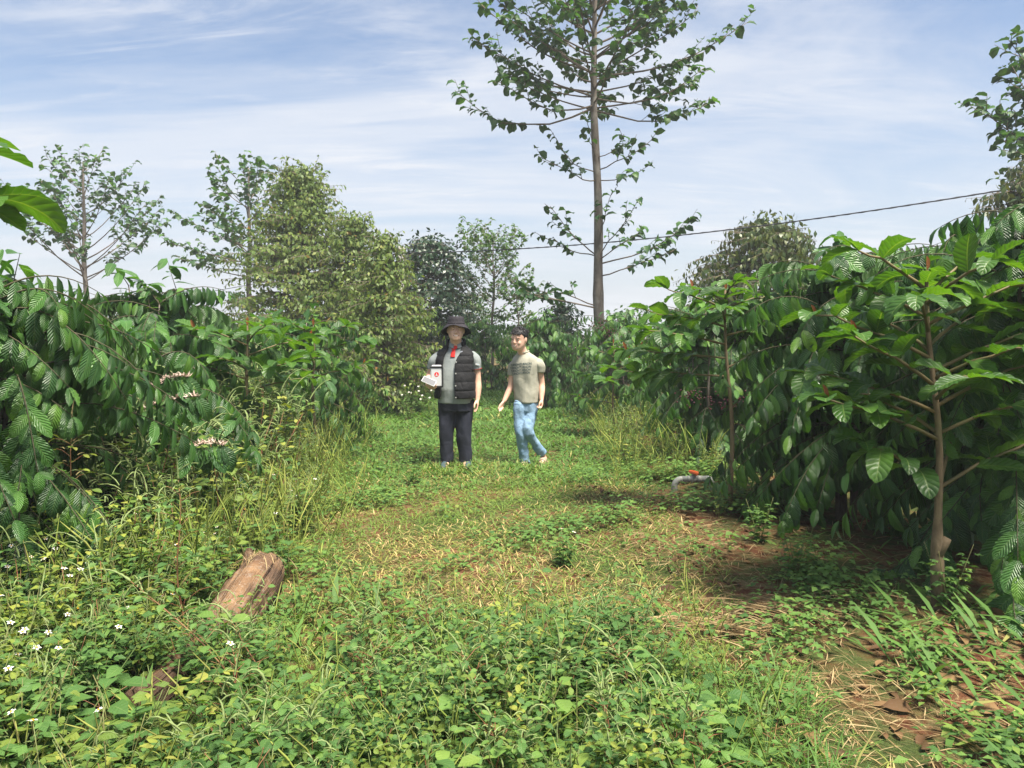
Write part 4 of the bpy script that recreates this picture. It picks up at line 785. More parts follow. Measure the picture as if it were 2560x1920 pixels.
# ------------------------------------------------------------------ broad-leaved saplings
SG = [leafgeo(14, 6, 0.46, 0.70, 0.62, 0.30, dr, 0.022, 30, i * 1.3, tw) for i, (dr, tw) in enumerate(((0.7, 0.15), (1.1, -0.2), (0.4, 0.1), (1.5, 0.0)))]
SM = [mesh('sapling_leaf', g, M['sap']) for g in SG]
SGL = leafgeo(6, 2, 0.46, 0.62, 0.62, 0.30, 0.8, 0.02)
YM = mesh('young_leaf', leafgeo(6, 2, 0.30, 0.6, 0.6, 0.9, 0.1), M['young'])
def sapling(x, y, H, seed, label, branches, leafL=0.28, rad=0.022, lean=(0, 0), stump=False, top=True, spread=1.0):
    # branches: (height fraction, azimuth in degrees, length, rise)
    rs = np.random.RandomState(seed); z = gz(x, y)
    root = empty('broadleaf_sapling', (x, y, z), label, 'sapling', 'broad-leaved saplings planted among the coffee')
    s = np.linspace(0, 1, 12)
    tr = np.stack([lean[0] * s ** 1.3 + 0.012 * np.sin(9 * s + seed), lean[1] * s + 0.012 * np.cos(7 * s), H * s - 0.05 * (s == 0)], -1)
    rr = rad * (1.0 - 0.72 * s) + 0.003
    if stump: rr = rr * np.where(s < 0.20, 1.45, 1.0)
    obj('trunk', mesh('trunk', tube(tr, rr, 10), M['saptrunk']), root)
    if stump:
        p = tr[2]; obj('pruned_stub', mesh('pruned_stub', tube([p + (0.0, -0.01, -0.04), p + (0.035, -0.012, 0.03), p + (0.05, -0.012, 0.055)], [0.028, 0.026, 0.022], 8), M['saptrunk']), root)
    pl = Place()
    def leafpair(p, t, sc, k):
        side = nrm(cr(t, (0, 0, 1.0)) + 1e-6)
        upv = cr(side, t)
        for sg in (-1, 1):
            w = side if k % 2 == 0 else nrm(side * 0.7 + upv * 0.35 * sg)
            d = w * sg * 0.8 + t * 0.55 + np.array((0, 0, -0.02)) + rs.randn(3) * 0.12
            pl.add(p, d, np.array((0, 0, 1.0)) + rs.randn(3) * 0.22, sc * (0.85 + 0.3 * rs.rand()))
    for (h, az, Lb, rise) in branches:
        a = radians(az); k = h * 11; k0 = min(10, int(k)); o = tr[k0] * (1 - k + k0) + tr[k0 + 1] * (k - k0)
        q = np.linspace(0, 1, 7)
        pts = np.stack([o[0] + sin(a) * Lb * q * spread, o[1] + cos(a) * Lb * q * spread, o[2] + Lb * rise * (q - 0.35 * q ** 2) + 0.01 * rs.randn(7) * q], -1)
        obj('branch', mesh('branch', tube(pts, np.linspace(0.011, 0.005, 7) * (rad / 0.022) ** 0.5, 6), M['green_twig']), root)
        T = nrm(np.gradient(pts, axis=0)); n = max(3, int(Lb / 0.115))
        for j, t in enumerate(np.linspace(0.30, 1.0, n)):
            i0 = min(5, int(t * 6)); p = pts[i0] * (1 - t * 6 + i0) + pts[i0 + 1] * (t * 6 - i0)
            leafpair(p, T[i0], leafL * (0.75 + 0.30 * sin(pi * min(1, t * 0.9))), j)
        tip = pts[-1]; pl.add(tip, T[-1] + (0.1, 0, 0.35), (0, 0, 1), leafL * 0.75)
        if rs.rand() < 0.35:
            obj('young_leaf', YM, root, Matrix(frames([tip], [T[-1] * 0.4 + (0, 0, 1)], [(0.2, -1, 0.2)], [leafL * (0.22 + 0.16 * rs.rand())])[0].tolist()))
    if top:
        for j in range(6):
            a = j * 1.9 + rs.rand(); pl.add(tr[-1] - (0, 0, 0.07 * (j // 2)), (cos(a), sin(a), 0.5), (0, 0, 1), leafL * (0.7 + 0.1 * j / 3))
        obj('young_leaf', YM, root, Matrix(frames([tr[-1]], [(0, 0, 1)], [(0.2, -1, 0.2)], [leafL * 0.32])[0].tolist()))
    put_leaves(root, pl.mats(), SGL, SM, M['sap'], 300, rs)
    return root

# ------------------------------------------------------------------ tall broad-leaved trees with whorled branches
TG = [leafgeo(8, 2, 0.62, 0.45, 0.40, 0.35, dr, 0.02) for dr in (0.8, 1.5, 0.4)]
TM = [mesh('tree_leaf', g, M['tree']) for g in TG]
TGL = [leafgeo(3, 2, 0.62, 0.45, 0.40, 0.4, dr) for dr in (0.8, 1.5)]
def broadtree(name, x, y, H, r0, seed, label, tiers, leafL=0.26, parts=300, mat='tree', lean=(0.0, 0.0), bark='bark', group='tall broad-leaved shade trees', bare=0.35, dens=1.0, extra=(), r1=0.025):
    # tiers: (height, branch length, rise, count)
    rs = np.random.RandomState(seed); z = gz(x, y)
    root = empty(name, (x, y, z), label, 'tree', group)
    s = np.linspace(0, 1, 40)
    tr = np.stack([lean[0] * s + 0.05 * np.sin(6 * s + seed) * s + 0.02 * np.sin(17 * s + seed), lean[1] * s, H * s - 0.1 * (s == 0)], -1)
    rr = r0 * (1 - s) ** 0.9 + r1 * s; rr = rr * (1 + 0.04 * np.sin(37 * s) + 0.03 * rs.randn(40)); rr[:2] *= 1.25
    obj('trunk', mesh('trunk', tube(tr, rr, 12), M[bark]), root)
    pl = Place()
    def tpoint(h):
        k = np.clip(h / H, 0, 1) * 39; k0 = min(38, int(k)); return tr[k0] * (1 - k + k0) + tr[k0 + 1] * (k - k0)
    def leafy(pts, r_, t0, step, sc):
        T = nrm(np.gradient(pts, axis=0)); Lb = np.linalg.norm(np.diff(pts, axis=0), axis=1).sum(); m = len(pts) - 1
        for t in np.arange(t0, 1.001, step / max(Lb, 0.1)):
            i0 = min(m - 1, int(t * m)); p = pts[i0] * (1 - t * m + i0) + pts[i0 + 1] * (t * m - i0)
            a = rs.rand() * 6.28; d = np.array((cos(a), sin(a), 0)) * 0.8 + T[i0] * 0.5 + np.array((0, 0, 0.25 - 0.75 * rs.rand()))
            pl.add(p, d, np.array((0, 0, 1.0)) + rs.randn(3) * 0.4, sc * (0.6 + 0.55 * rs.rand()))
    def bough(o, pts, rb):
        g = [tube(pts, np.linspace(rb, 0.006, len(pts)), 5)]
        leafy(pts, rb, 1 - (1 - bare) * 0.8, 0.085 / dens, leafL)
        T = nrm(np.gradient(pts, axis=0)); Lb = np.linalg.norm(pts[-1] - pts[0]); m = len(pts) - 1
        for t in np.linspace(bare, 0.95, max(2, int(Lb * 4.2 * dens))):
            i0 = min(m - 1, int(t * m)); p = pts[i0] * (1 - t * m + i0) + pts[i0 + 1] * (t * m - i0)
            sg = 1 if rs.rand() < 0.5 else -1
            d = nrm(cr(T[i0], (0, 0, 1.0))) * sg * 0.8 + T[i0] * 0.8 + (0, 0, 0.25 + 0.25 * rs.randn()); d = nrm(d)
            l2 = min(Lb * 0.42, 0.25 + 0.7 * rs.rand()) * (1.15 - 0.6 * t); q = np.linspace(0, 1, 4)[:, None]
            tw = p + d * l2 * q + np.array((0, 0, 0.12)) * l2 * q ** 2
            g.append(tube(tw, np.linspace(0.008, 0.004, 4), 4)); leafy(tw, 0.006, 0.30, 0.075 / dens, leafL * 0.95)
        obj('branch', mesh('branch', join(g), M['twig']), root)
    for ti, (h, Lb, rise, cnt) in enumerate(tiers):
        for k in range(cnt):
            a = k * 2 * pi / cnt + ti * 1.1 + rs.randn() * 0.2; o = tpoint(h + rs.randn() * 0.12)
            q = np.linspace(0, 1, 7); l = Lb * (0.8 + 0.35 * rs.rand()); ri = rise + rs.randn() * 0.07
            pts = np.stack([o[0] + cos(a) * l * q, o[1] + sin(a) * l * q, o[2] + l * (ri * 0.7 * q + ri * 0.45 * q ** 2)], -1)
            pts += np.cumsum(rs.randn(7, 3) * 0.028 * l / 2, axis=0) * q[:, None]
            bough(o, pts, 0.007 + 0.0065 * l)
    for (h, tip, sag) in extra:
        o = tpoint(h); tip = np.array(tip) - np.array(root.location); q = np.linspace(0, 1, 7)[:, None]
        pts = o * (1 - q) + tip * q - np.array((0, 0, sag)) * np.sin(pi * q); pts = pts + np.sin(pi * q) * np.cumsum(rs.randn(7, 3) * 0.03, axis=0); bough(o, pts, 0.007 + 0.006 * np.linalg.norm(tip - o))
    fg = TGL; fm = TM
    if mat != 'tree': fm = [mesh('tree_leaf', g, M[mat]) for g in TG]
    put_leaves(root, pl.mats(), fg, fm, M[mat], parts, rs)
    return root

# ------------------------------------------------------------------ dense trees with small hanging leaves
DG = [leafgeo(2, 1, 0.46, 0.7, 0.8, 0, dr) for dr in (0.4, 0.9)]
def droopytree(name, x, y, H, R, seed, label, n=95, leafL=0.15, mat='durian', prof='cone', base=0.12, step=0.075, up=0.30, group=None, hang=0.9, clumps=31):
    rs = np.random.RandomState(seed); z = gz(x, y)
    root = empty(name, (x, y, z), label, 'tree', group)
    s = np.linspace(0, 1, 14); tr = np.stack([0.05 * np.sin(5 * s), 0.05 * np.cos(4 * s), H * 0.97 * s - 0.1 * (s == 0)], -1)
    obj('trunk', mesh('trunk', tube(tr, 0.018 * H * (1 - s) + 0.012, 10), M['bark']), root)
    pl = Place(); wood = []
    n = int(n * 1.7)
    for i in range(n):
        f = (i + rs.rand()) / n; z0 = H * (base + (0.97 - base) * f); a = i * 2.39996 + rs.randn() * 0.3
        if prof == 'cone': pr = 0.10 + 0.95 * (1 - f ** 1.35) * min(1, 0.62 + 2.2 * f)
        else: pr = 0.16 + 0.92 * sin(pi * (0.12 + 0.84 * f)) ** 0.75
        l = R * pr * (0.60 + 0.60 * rs.rand()); q = np.linspace(0, 1, 7); rz = up * (0.5 + f) + 0.08 * rs.randn(); dp = 0.28 + 0.1 * rs.rand()
        if f > 0.8 and prof == 'cone': rz, dp = 0.5 + 5 * (f - 0.8) + 0.4 * rs.rand(), 0.2
        aa = a + rs.randn() * 0.3 * q
        pts = np.stack([np.cos(aa) * l * q, np.sin(aa) * l * q, z0 + l * (rz * q - dp * q ** 2.2)], -1)
        wood.append(tube(pts[::2], np.linspace(0.006 * H * 0.6, 0.004, 4), 3, False)); T = nrm(np.gradient(pts, axis=0))
        tws = [pts]
        for t in np.linspace(0.25, 0.92, max(3, int(l * 6))):
            i0 = min(5, int(t * 6)); p = pts[i0] * (1 - t * 6 + i0) + pts[i0 + 1] * (t * 6 - i0)
            sg = 1 if rs.rand() < 0.5 else -1; d = nrm(nrm(cr(T[i0], (0, 0, 1.0))) * sg * (0.6 + 0.4 * rs.rand()) + T[i0] * 0.8 + (0, 0, 0.2 * rs.randn()))
            l2 = (0.22 + 0.38 * rs.rand()) * min(1.0, R / 1.6); qq = np.linspace(0, 1, 4)[:, None]
            tw = p + d * l2 * qq - np.array((0, 0, 0.22)) * l2 * qq ** 2; tws.append(tw); wood.append(tube(tw[::3], [0.006, 0.003], 3, False))
        for w in tws:
            m = len(w) - 1; Lw = np.linalg.norm(np.diff(w, axis=0), axis=1).sum(); Tw = nrm(np.gradient(w, axis=0))
            t = np.arange(0.15, 1.0, step / Lw); nn = len(t)
            if not nn: continue
            i0 = np.minimum(m - 1, (t * m).astype(int)); fr = (t * m - i0)[:, None]; p = w[i0] * (1 - fr) + w[i0 + 1] * fr
            sd = nrm(cr(Tw[i0], np.array((0, 0, 1.0)))) * np.where(np.arange(nn) % 2, 1.0, -1.0)[:, None]
            dd = sd * 0.5 + Tw[i0] * 0.55 + rs.randn(nn, 3) * 0.25; dd[:, 2] -= hang * (0.5 + rs.rand(nn))
            out_u = nrm(p * (1, 1, 0) + 1e-4) * 0.8 + np.array((0, 0, 0.7)) + rs.randn(nn, 3) * 0.45
            pl.addn(p, dd, out_u, leafL * (0.65 + 0.6 * rs.rand(nn)))
    nc = int(clumps * R * H); per = 22
    for i in range(nc):
        f = rs.rand() ** 0.9; a = rs.rand() * 6.28
        pr = 0.10 + 0.95 * (1 - f ** 1.35) * min(1, 0.62 + 2.2 * f) if prof == 'cone' else 0.06 + 0.95 * sin(pi * (0.12 + 0.86 * f)) ** 0.75
        pr *= 1 + 0.22 * sin(3 * a + 7 * f + seed) + 0.16 * sin(7 * a - 13 * f + 2 * seed)
        rr_ = R * pr * (0.55 + 0.42 * rs.rand() ** 0.6); cpt = np.array((cos(a) * rr_, sin(a) * rr_, H * (base + (1.0 - base) * f)))
        p = cpt + rs.randn(per, 3) * (0.15, 0.15, 0.10) * min(1.2, R / 1.4); dd = nrm(p - cpt) * 0.5 + rs.randn(per, 3) * 0.35; dd[:, 2] -= hang * (0.4 + 0.8 * rs.rand(per))
        pl.addn(p, dd, nrm(p * (1, 1, 0) + 1e-4) * 0.9 + np.array((0, 0, 0.6)) + rs.randn(per, 3) * 0.4, leafL * (0.6 + 0.6 * rs.rand(per)))
    Ms = pl.mats(); h = len(Ms) // 2
    o = obj('boughs', mesh('boughs', join(wood), M['twig']), root); o['kind'] = 'stuff'
    g = join([inst(DG[0], Ms[:h], rs.rand(h)), inst(DG[1], Ms[h:], rs.rand(len(Ms) - h))])
    o = obj('crown', mesh('crown', g, M[mat]), root); o['kind'] = 'stuff'
    return root

# ------------------------------------------------------------------ the plants, where the photograph has them
def px2x(px, Y): return (px - 1280) / FPX * Y
bls = [(at(385, 968, 5.15), at(470, 942, 5.1)), (at(335, 1035, 5.0), at(500, 990, 5.05)), (at(470, 1122, 5.0), at(560, 1114, 5.05))]
coffee(-3.12, 4.55, 2.02, 1.10, 11, 'big glossy coffee shrub filling the left edge behind the daisies', nb=110, leafL=0.20)
coffee(-2.98, 6.15, 1.55, 0.98, 12, 'coffee shrub with rows of white blossom along its branches, left of the lane', nb=64, leafL=0.20, blossoms=bls)
coffee(-3.72, 7.9, 2.15, 1.15, 13, 'tall coffee shrub at left behind the blossoming coffee shrub', nb=60, parts=220)
coffee(-5.3, 8.6, 2.05, 1.2, 14, 'coffee shrub at left in front of the lone leafy tree', nb=55, parts=120, far=True)
coffee(-2.85, 10.5, 1.85, 1.10, 15, 'coffee shrub behind the left saplings, before the olive trees', nb=55, parts=150, far=True)
coffee(-5.2, 11.8, 2.1, 1.2, 16, 'shaded coffee shrub in the second row, far left', nb=45, parts=60, far=True)
coffee(-7.4, 12.6, 2.2, 1.3, 17, 'coffee shrub under the far left tree', nb=45, parts=60, far=True)
coffee(3.30, 4.98, 2.42, 1.20, 21, 'dark coffee shrub at the right edge behind the nearest sapling', nb=80, leafL=0.24)
coffee(2.74, 6.25, 2.34, 1.03, 22, 'dark bushy coffee shrub in the middle of the right row', nb=76, leafL=0.24)
coffee(4.7, 7.2, 2.50, 1.30, 23, 'tallest coffee shrub, rising at the right edge behind the nearer ones', nb=60, parts=160)
coffee(2.52, 9.15, 1.95, 0.92, 24, 'coffee shrub with dark cherries behind the plastic pipe', nb=56, parts=260, berries=[at(1800, 1010, 8.5), at(1850, 1000, 8.45), at(1730, 990, 8.6)])
coffee(3.9, 9.6, 2.25, 1.2, 25, 'coffee shrub below the round bronze tree on the right', nb=50, parts=120, far=True)
coffee(2.9, 11.6, 1.95, 1.1, 26, 'coffee shrub between the pipe and the low green sapling', nb=50, parts=150, far=True)
coffee(1.95, 14.2, 1.95, 1.2, 27, 'coffee shrub under the trunk of the tallest tree', nb=55, parts=200, far=True, berries=[at(1500, 815, 13.2), at(1555, 870, 13.1), at(1530, 830, 13.2)])
coffee(0.75, 16.2, 1.95, 1.1, 28, 'coffee shrub right behind the man in the printed T-shirt', nb=50, parts=150, far=True)
coffee(3.6, 15.0, 2.15, 1.25, 29, 'far coffee shrub right of the tallest tree', nb=45, parts=80, far=True)
coffee(5.3, 13.0, 2.3, 1.3, 30, 'far coffee shrub deep in the right plantation', nb=45, parts=40, far=True)
coffee(-0.75, 21.0, 2.0, 1.3, 31, 'distant coffee shrub seen between the two men', nb=45, parts=80, far=True)
coffee(0.55, 21.5, 1.9, 1.2, 32, 'distant coffee shrub at the end of the lane by the right man', nb=40, parts=60, far=True)

NS = onground(2352, 1522)
sapling(NS.x, NS.y, 1.86, 41, 'nearest sapling with large ribbed leaves and a pruned trunk, right foreground',
        [(0.36, 262, 0.46, 0.85), (0.36, 78, 0.74, 0.55), (0.36, 40, 0.45, 1.0), (0.50, 255, 0.72, 0.50), (0.52, 110, 0.55, 0.6), (0.52, 330, 0.5, 0.6), (0.58, 285, 0.66, 0.50), (0.60, 75, 0.72, 0.5), (0.62, 190, 0.45, 0.5), (0.66, 245, 0.62, 0.6), (0.68, 130, 0.55, 0.6),
         (0.70, 90, 0.72, 0.55), (0.74, 275, 0.62, 0.6), (0.76, 340, 0.45, 0.7), (0.78, 60, 0.6, 0.6), (0.82, 215, 0.45, 0.65), (0.84, 100, 0.62, 0.6), (0.86, 300, 0.5, 0.7), (0.90, 160, 0.38, 0.8), (0.92, 60, 0.45, 0.8), (0.94, 265, 0.40, 0.8)], 0.25, 0.023, (-0.08, 0.10), stump=True)
sapling(1.90, 6.55, 1.92, 42, 'slender sapling spreading its leaves over the lane, left of the dark coffee shrub',
        [(0.62, 275, 0.95, 0.06), (0.70, 285, 0.85, 0.12), (0.66, 60, 0.5, 0.3), (0.76, 250, 0.75, 0.25), (0.80, 100, 0.5, 0.3), (0.84, 300, 0.7, 0.3), (0.86, 200, 0.45, 0.4), (0.92, 265, 0.50, 0.45), (0.92, 80, 0.5, 0.4), (0.95, 330, 0.4, 0.5), (0.97, 180, 0.3, 0.6)], 0.24, 0.020, (-0.10, 0.0))
sapling(-2.62, 7.6, 1.66, 43, 'sapling with bright green leaves and a bare trunk left of the lane',
        [(0.58, 290, 0.55, 0.45), (0.60, 80, 0.55, 0.4), (0.68, 270, 0.62, 0.4), (0.70, 120, 0.6, 0.35), (0.74, 190, 0.5, 0.4), (0.80, 300, 0.5, 0.5), (0.82, 60, 0.62, 0.42), (0.88, 230, 0.5, 0.5), (0.90, 140, 0.45, 0.55), (0.94, 20, 0.4, 0.6)], 0.27, 0.022)
sapling(-2.35, 9.1, 1.65, 44, 'second sapling, rising behind the bright one with the bare trunk',
        [(0.62, 90, 0.6, 0.4), (0.66, 270, 0.5, 0.4), (0.72, 170, 0.5, 0.4), (0.80, 75, 0.6, 0.4), (0.82, 290, 0.5, 0.5), (0.90, 120, 0.5, 0.5), (0.92, 210, 0.4, 0.6)], 0.26, 0.02)
sapling(1.56, 11.8, 1.42, 45, 'small low sapling with lime leaves at the far right side of the lane',
        [(0.35, 270, 0.5, 0.3), (0.40, 90, 0.5, 0.3), (0.55, 200, 0.5, 0.3), (0.6, 300, 0.5, 0.3), (0.7, 60, 0.5, 0.4), (0.75, 160, 0.45, 0.4), (0.85, 260, 0.4, 0.5), (0.88, 100, 0.4, 0.5)], 0.24, 0.016)
sapling(-2.86, 3.42, 2.44, 46, 'sapling at the left edge whose big soft leaves hang into the sky',
        [(0.88, 84, 0.52, 0.08), (0.95, 97, 0.44, 0.25), (0.84, 200, 0.4, 0.3), (0.9, 300, 0.4, 0.4), (0.78, 270, 0.5, 0.2)], 0.38, 0.022)

HT = at(1502, 800, 17.0)
tall_extra = [(at(1490, 268, 17).z, at(1137, 226, 16.4), 0.55), (at(1490, 262, 17).z, at(1240, 200, 15.6), 0.30), (at(1490, 230, 17).z, at(1180, 90, 16.6), 0.25), (at(1490, 180, 17).z, at(1200, 10, 16.2), 0.2),
              (at(1490, 275, 17).z, at(1785, 252, 16.6), 0.40), (at(1490, 245, 17).z, at(1760, 170, 16.0), 0.30), (at(1490, 190, 17).z, at(1870, 55, 16.8), 0.35), (at(1490, 130, 17).z, at(1720, -10, 16.4), 0.1),
              (at(1500, 450, 17).z, at(1345, 390, 16.4), 0.12), (at(1500, 430, 17).z, at(1390, 345, 16.6), 0.08), (at(1500, 425, 17).z, at(1635, 345, 16.5), 0.08), (at(1500, 450, 17).z, at(1620, 415, 16.7), 0.10), (at(1500, 400, 17).z, at(1470, 300, 16.5), 0.0), (at(1500, 395, 17).z, at(1560, 335, 16.3), 0.05),
              (at(1500, 640, 17).z, at(1375, 515, 16.3), 0.10), (at(1500, 640, 17).z, at(1360, 595, 16.6), 0.12), (at(1500, 610, 17).z, at(1530, 480, 16.5), 0.0), (at(1500, 640, 17).z, at(1585, 520, 16.4), 0.05), (at(1500, 660, 17).z, at(1720, 565, 16.6), 0.15), (at(1500, 690, 17).z, at(1685, 625, 16.5), 0.15), (at(1500, 650, 17).z, at(1600, 580, 16.0), 0.08),
              (at(1500, 765, 17).z, at(1345, 740, 16.2), -0.10), (at(1500, 770, 17).z, at(1290, 728, 15.9), -0.05)]
tz = lambda py: at(1490, py, 17).z
broadtree('shade_tree', HT.x, 17.0, 10.6, 0.135, 51, 'tallest tree with tiered leafy branches, standing right of centre behind the coffee',
          [(tz(262), 2.2, 0.22, 4), (tz(235), 2.5, 0.30, 5), (tz(200), 2.6, 0.40, 5), (tz(165), 2.5, 0.5, 5), (tz(130), 2.5, 0.6, 5), (tz(90), 2.4, 0.7, 5), (tz(50), 2.3, 0.8, 5), (tz(0), 2.1, 0.9, 5), (tz(-60), 1.8, 1.0, 5), (tz(-130), 1.3, 1.0, 5)],
          leafL=0.235, lean=(-0.22, 0), extra=tall_extra, bare=0.36, dens=0.78)
broadtree('shade_tree', px2x(222, 26), 26.0, 7.3, 0.12, 52, 'lone leafy tree with a slim pale trunk above the left coffee shrubs',
          [(3.3, 2.5, 0.70, 5), (3.7, 2.6, 0.75, 5), (4.2, 2.3, 0.8, 5), (4.8, 1.9, 0.85, 5), (5.4, 1.5, 0.9, 5), (6.1, 1.0, 1.0, 5), (6.7, 0.7, 1.0, 4)], leafL=0.27, parts=150, bare=0.48, dens=0.72)
broadtree('shade_tree', px2x(628, 25), 25.0, 6.9, 0.11, 53, 'leafy tree with level branches just left of the olive trees',
          [(2.6, 0.9, 0.3, 3), (3.6, 2.6, 0.16, 5), (4.0, 2.4, 0.30, 5), (4.5, 2.3, 0.4, 5), (5.1, 1.9, 0.5, 5), (5.7, 1.4, 0.7, 5), (6.2, 0.8, 0.9, 4)], leafL=0.27, parts=150, bare=0.40, dens=0.75)
broadtree('light_tree', px2x(1232, 24), 24.0, 4.7, 0.06, 54, 'slim light green tree behind the man in the hat',
          [(1.7, 0.7, 0.6, 4), (2.3, 1.1, 0.8, 5), (2.8, 1.3, 0.8, 5), (3.3, 1.25, 0.9, 5), (3.8, 0.9, 1.0, 5), (4.3, 0.5, 1.0, 4)], leafL=0.16, parts=60, mat='lime', bare=0.30, dens=1.25, group='slim light green trees in the background', r1=0.012)
broadtree('light_tree', px2x(1293, 23), 23.0, 3.35, 0.035, 55, 'smallest light green tree, directly above the right man',
          [(1.9, 0.7, 0.35, 5), (2.3, 0.75, 0.5, 5), (2.7, 0.6, 0.8, 5), (3.0, 0.4, 1.0, 4)], leafL=0.15, parts=40, mat='lime', bare=0.25, dens=1.2, group='slim light green trees in the background', r1=0.01)
broadtree('shade_tree', 11.0, 14.6, 8.2, 0.13, 56, 'leafy tree whose branch tips reach in at the upper right edge',
          [(4.9, 1.6, 0.10, 6), (5.5, 1.5, 0.35, 6), (6.2, 1.3, 0.5, 6), (6.9, 1.3, 0.7, 5), (7.5, 0.9, 0.9, 5)], leafL=0.24, parts=120, bare=0.4,
          extra=[(4.6, at(2432, 250, 14.2), 0.25), (4.4, at(2500, 345, 14.0), 0.25), (5.3, at(2515, 90, 14.3), 0.2), (5.0, at(2530, 165, 14.2), 0.2), (4.7, at(2480, 290, 14.6), 0.25)])
OG = 'olive trees with hanging leaves'
droopytree('olive_leaved_tree', px2x(760, 19), 19.0, 5.5, 2.35, 61, 'tall cone-shaped olive tree left of centre', n=165, group=OG, leafL=0.125, up=0.5, hang=0.6, step=0.085)
droopytree('olive_leaved_tree', px2x(965, 15.5), 15.5, 3.45, 1.30, 62, 'shorter olive tree with leaves hanging low, left of the man in the hat', n=120, group=OG, leafL=0.115, base=0.05, up=0.45, hang=0.65)
droopytree('olive_leaved_tree', px2x(885, 18), 18.0, 4.2, 1.45, 66, 'olive tree squeezed between the tall cone-shaped one and the dark tree', n=100, group=OG, leafL=0.12, up=0.5, hang=0.6)
droopytree('bronze_leaved_tree', px2x(1905, 17), 17.0, 4.05, 1.55, 63, 'round bronze-green tree under the cable on the right', n=105, mat='durian2', prof='round', group='bronze-green trees on the right')
droopytree('bronze_leaved_tree', 9.0, 13.2, 4.6, 1.15, 64, 'bronze-green tree cut off by the right edge', n=100, mat='durian2', prof='round', group='bronze-green trees on the right')
droopytree('dark_tree', px2x(1075, 22), 22.0, 4.3, 1.40, 65, 'dense dark green tree behind the man in the hat', n=85, mat='dark', prof='round', leafL=0.15, base=0.10, hang=0.3)
droopytree('dark_bush', px2x(1408, 20), 20.0, 2.35, 0.75, 67, 'round dark bush beneath the tallest tree, above the right man', n=45, mat='dark', prof='round', leafL=0.14, base=0.10, hang=0.3)
droopytree('light_bush', px2x(1185, 27), 27.0, 3.0, 1.2, 68, 'thin feathery bush behind the hat brim, beside the dark tree', n=40, mat='lime', prof='round', leafL=0.13, hang=0.4, step=0.08, clumps=12)
droopytree('light_bush', px2x(2290, 15), 15.0, 3.1, 1.0, 69, 'small airy bush peeking over the tall coffee at right', n=40, mat='lime', prof='round', leafL=0.12, hang=0.4, step=0.075, clumps=14)
for i, (px, Y, H, R, lb) in enumerate([(60, 24, 2.3, 1.7, 'far hedge bush at the left horizon'), (330, 22, 2.2, 1.7, 'far hedge bush left of the level-branched tree'), (520, 20, 2.1, 1.4, 'far hedge bush under the level-branched tree'),
                                       (1130, 30, 2.2, 1.6, 'far hedge bush behind the hat man, under the dark tree'), (1560, 24, 2.2, 1.6, 'far hedge bush right of the tallest trunk'), (1760, 22, 2.4, 1.6, 'far hedge bush left of the bronze tree'), (2150, 20, 2.6, 1.6, 'far hedge bush behind the tall right coffee'), (1330, 29, 2.1, 1.6, 'far hedge bush behind the end of the lane')]):
    droopytree('hedge_bush', px2x(px, Y), Y, H, R, 80 + i, lb, n=26, mat='coffee_far', prof='round', leafL=0.17, base=0.05, hang=0.7, step=0.09, clumps=14, group='hedge bushes on the skyline')
# ------------------------------------------------------------------ weeds
WG = [leafgeo(6, 2, 0.58, 0.55, 0.75, 0.22, dr, 0.015, 20, i, stalk=0.12) for i, dr in enumerate((0.5, 0.9, 0.2))]
WM = [mesh('weed_leaf', g, M['weed']) for g in WG]
WMY = [mesh('weed_leaf', g, M['ydweed']) for g in WG]
WGL = leafgeo(2, 2, 0.58, 0.55, 0.75, 0.22, 0.6, stalk=0.1)
WGF = leafgeo(2, 1, 0.62, 0.55, 0.75, 0, 0.6)
WGN = leafgeo(3, 2, 0.58, 0.55, 0.75, 0.22, 0.6, stalk=0.1)
BGF = leafgeo(2, 1, 0.55, 0.6, 0.9, 0, 0.5)
BGL = leafgeo(2, 2, 0.50, 0.6, 0.9, 0.25, 0.5, stalk=0.1)
def spikegeo(p, d, l, rs, r=0.007, curl=1.0, n=13, k=5):
    s = np.linspace(0, 1, n); d = nrm(np.asarray(d, float)); side = nrm(cr(d, (0, 0, 1.0)) + 1e-3)
    hz_ = nrm(np.array((d[0], d[1], 0.02)))
    pts = [np.asarray(p, float)]
    for i in range(1, n):
        a = curl * (i / n) ** 1.2
        t = d * cos(a) + (hz_ * 0.5 + np.array((0, 0, -1))) * sin(a); pts.append(pts[-1] + nrm(t) * l / n)
    rad = r * (1 - 0.65 * s) * (1 + 0.28 * np.where(np.arange(n) % 2, 1, -1))
    return tube(pts, rad, k, n > 6)
def flowergeo(c, n_, rs, sc=0.0125):
    pet = leafgeo(2, 2, 0.62, 0.5, 0.35, 0.1, 0.3); n_ = nrm(np.asarray(n_, float)); u = nrm(cr(n_, (0.3, 0.1, 0.9))); w = cr(n_, u)
    a = np.arange(5) * 2 * pi / 5 + rs.rand(); D = np.cos(a)[:, None] * u + np.sin(a)[:, None] * w + n_ * 0.15
    g1 = setm(inst(pet, frames(np.repeat([c], 5, 0) + D * sc * 0.25, D, np.repeat([n_], 5, 0), np.full(5, sc))), 3)
    g2 = setm(tube([np.asarray(c) - n_ * 0.002, np.asarray(c) + n_ * sc * 0.30], [sc * 0.38, sc * 0.26], 7), 4)
    return g1, g2
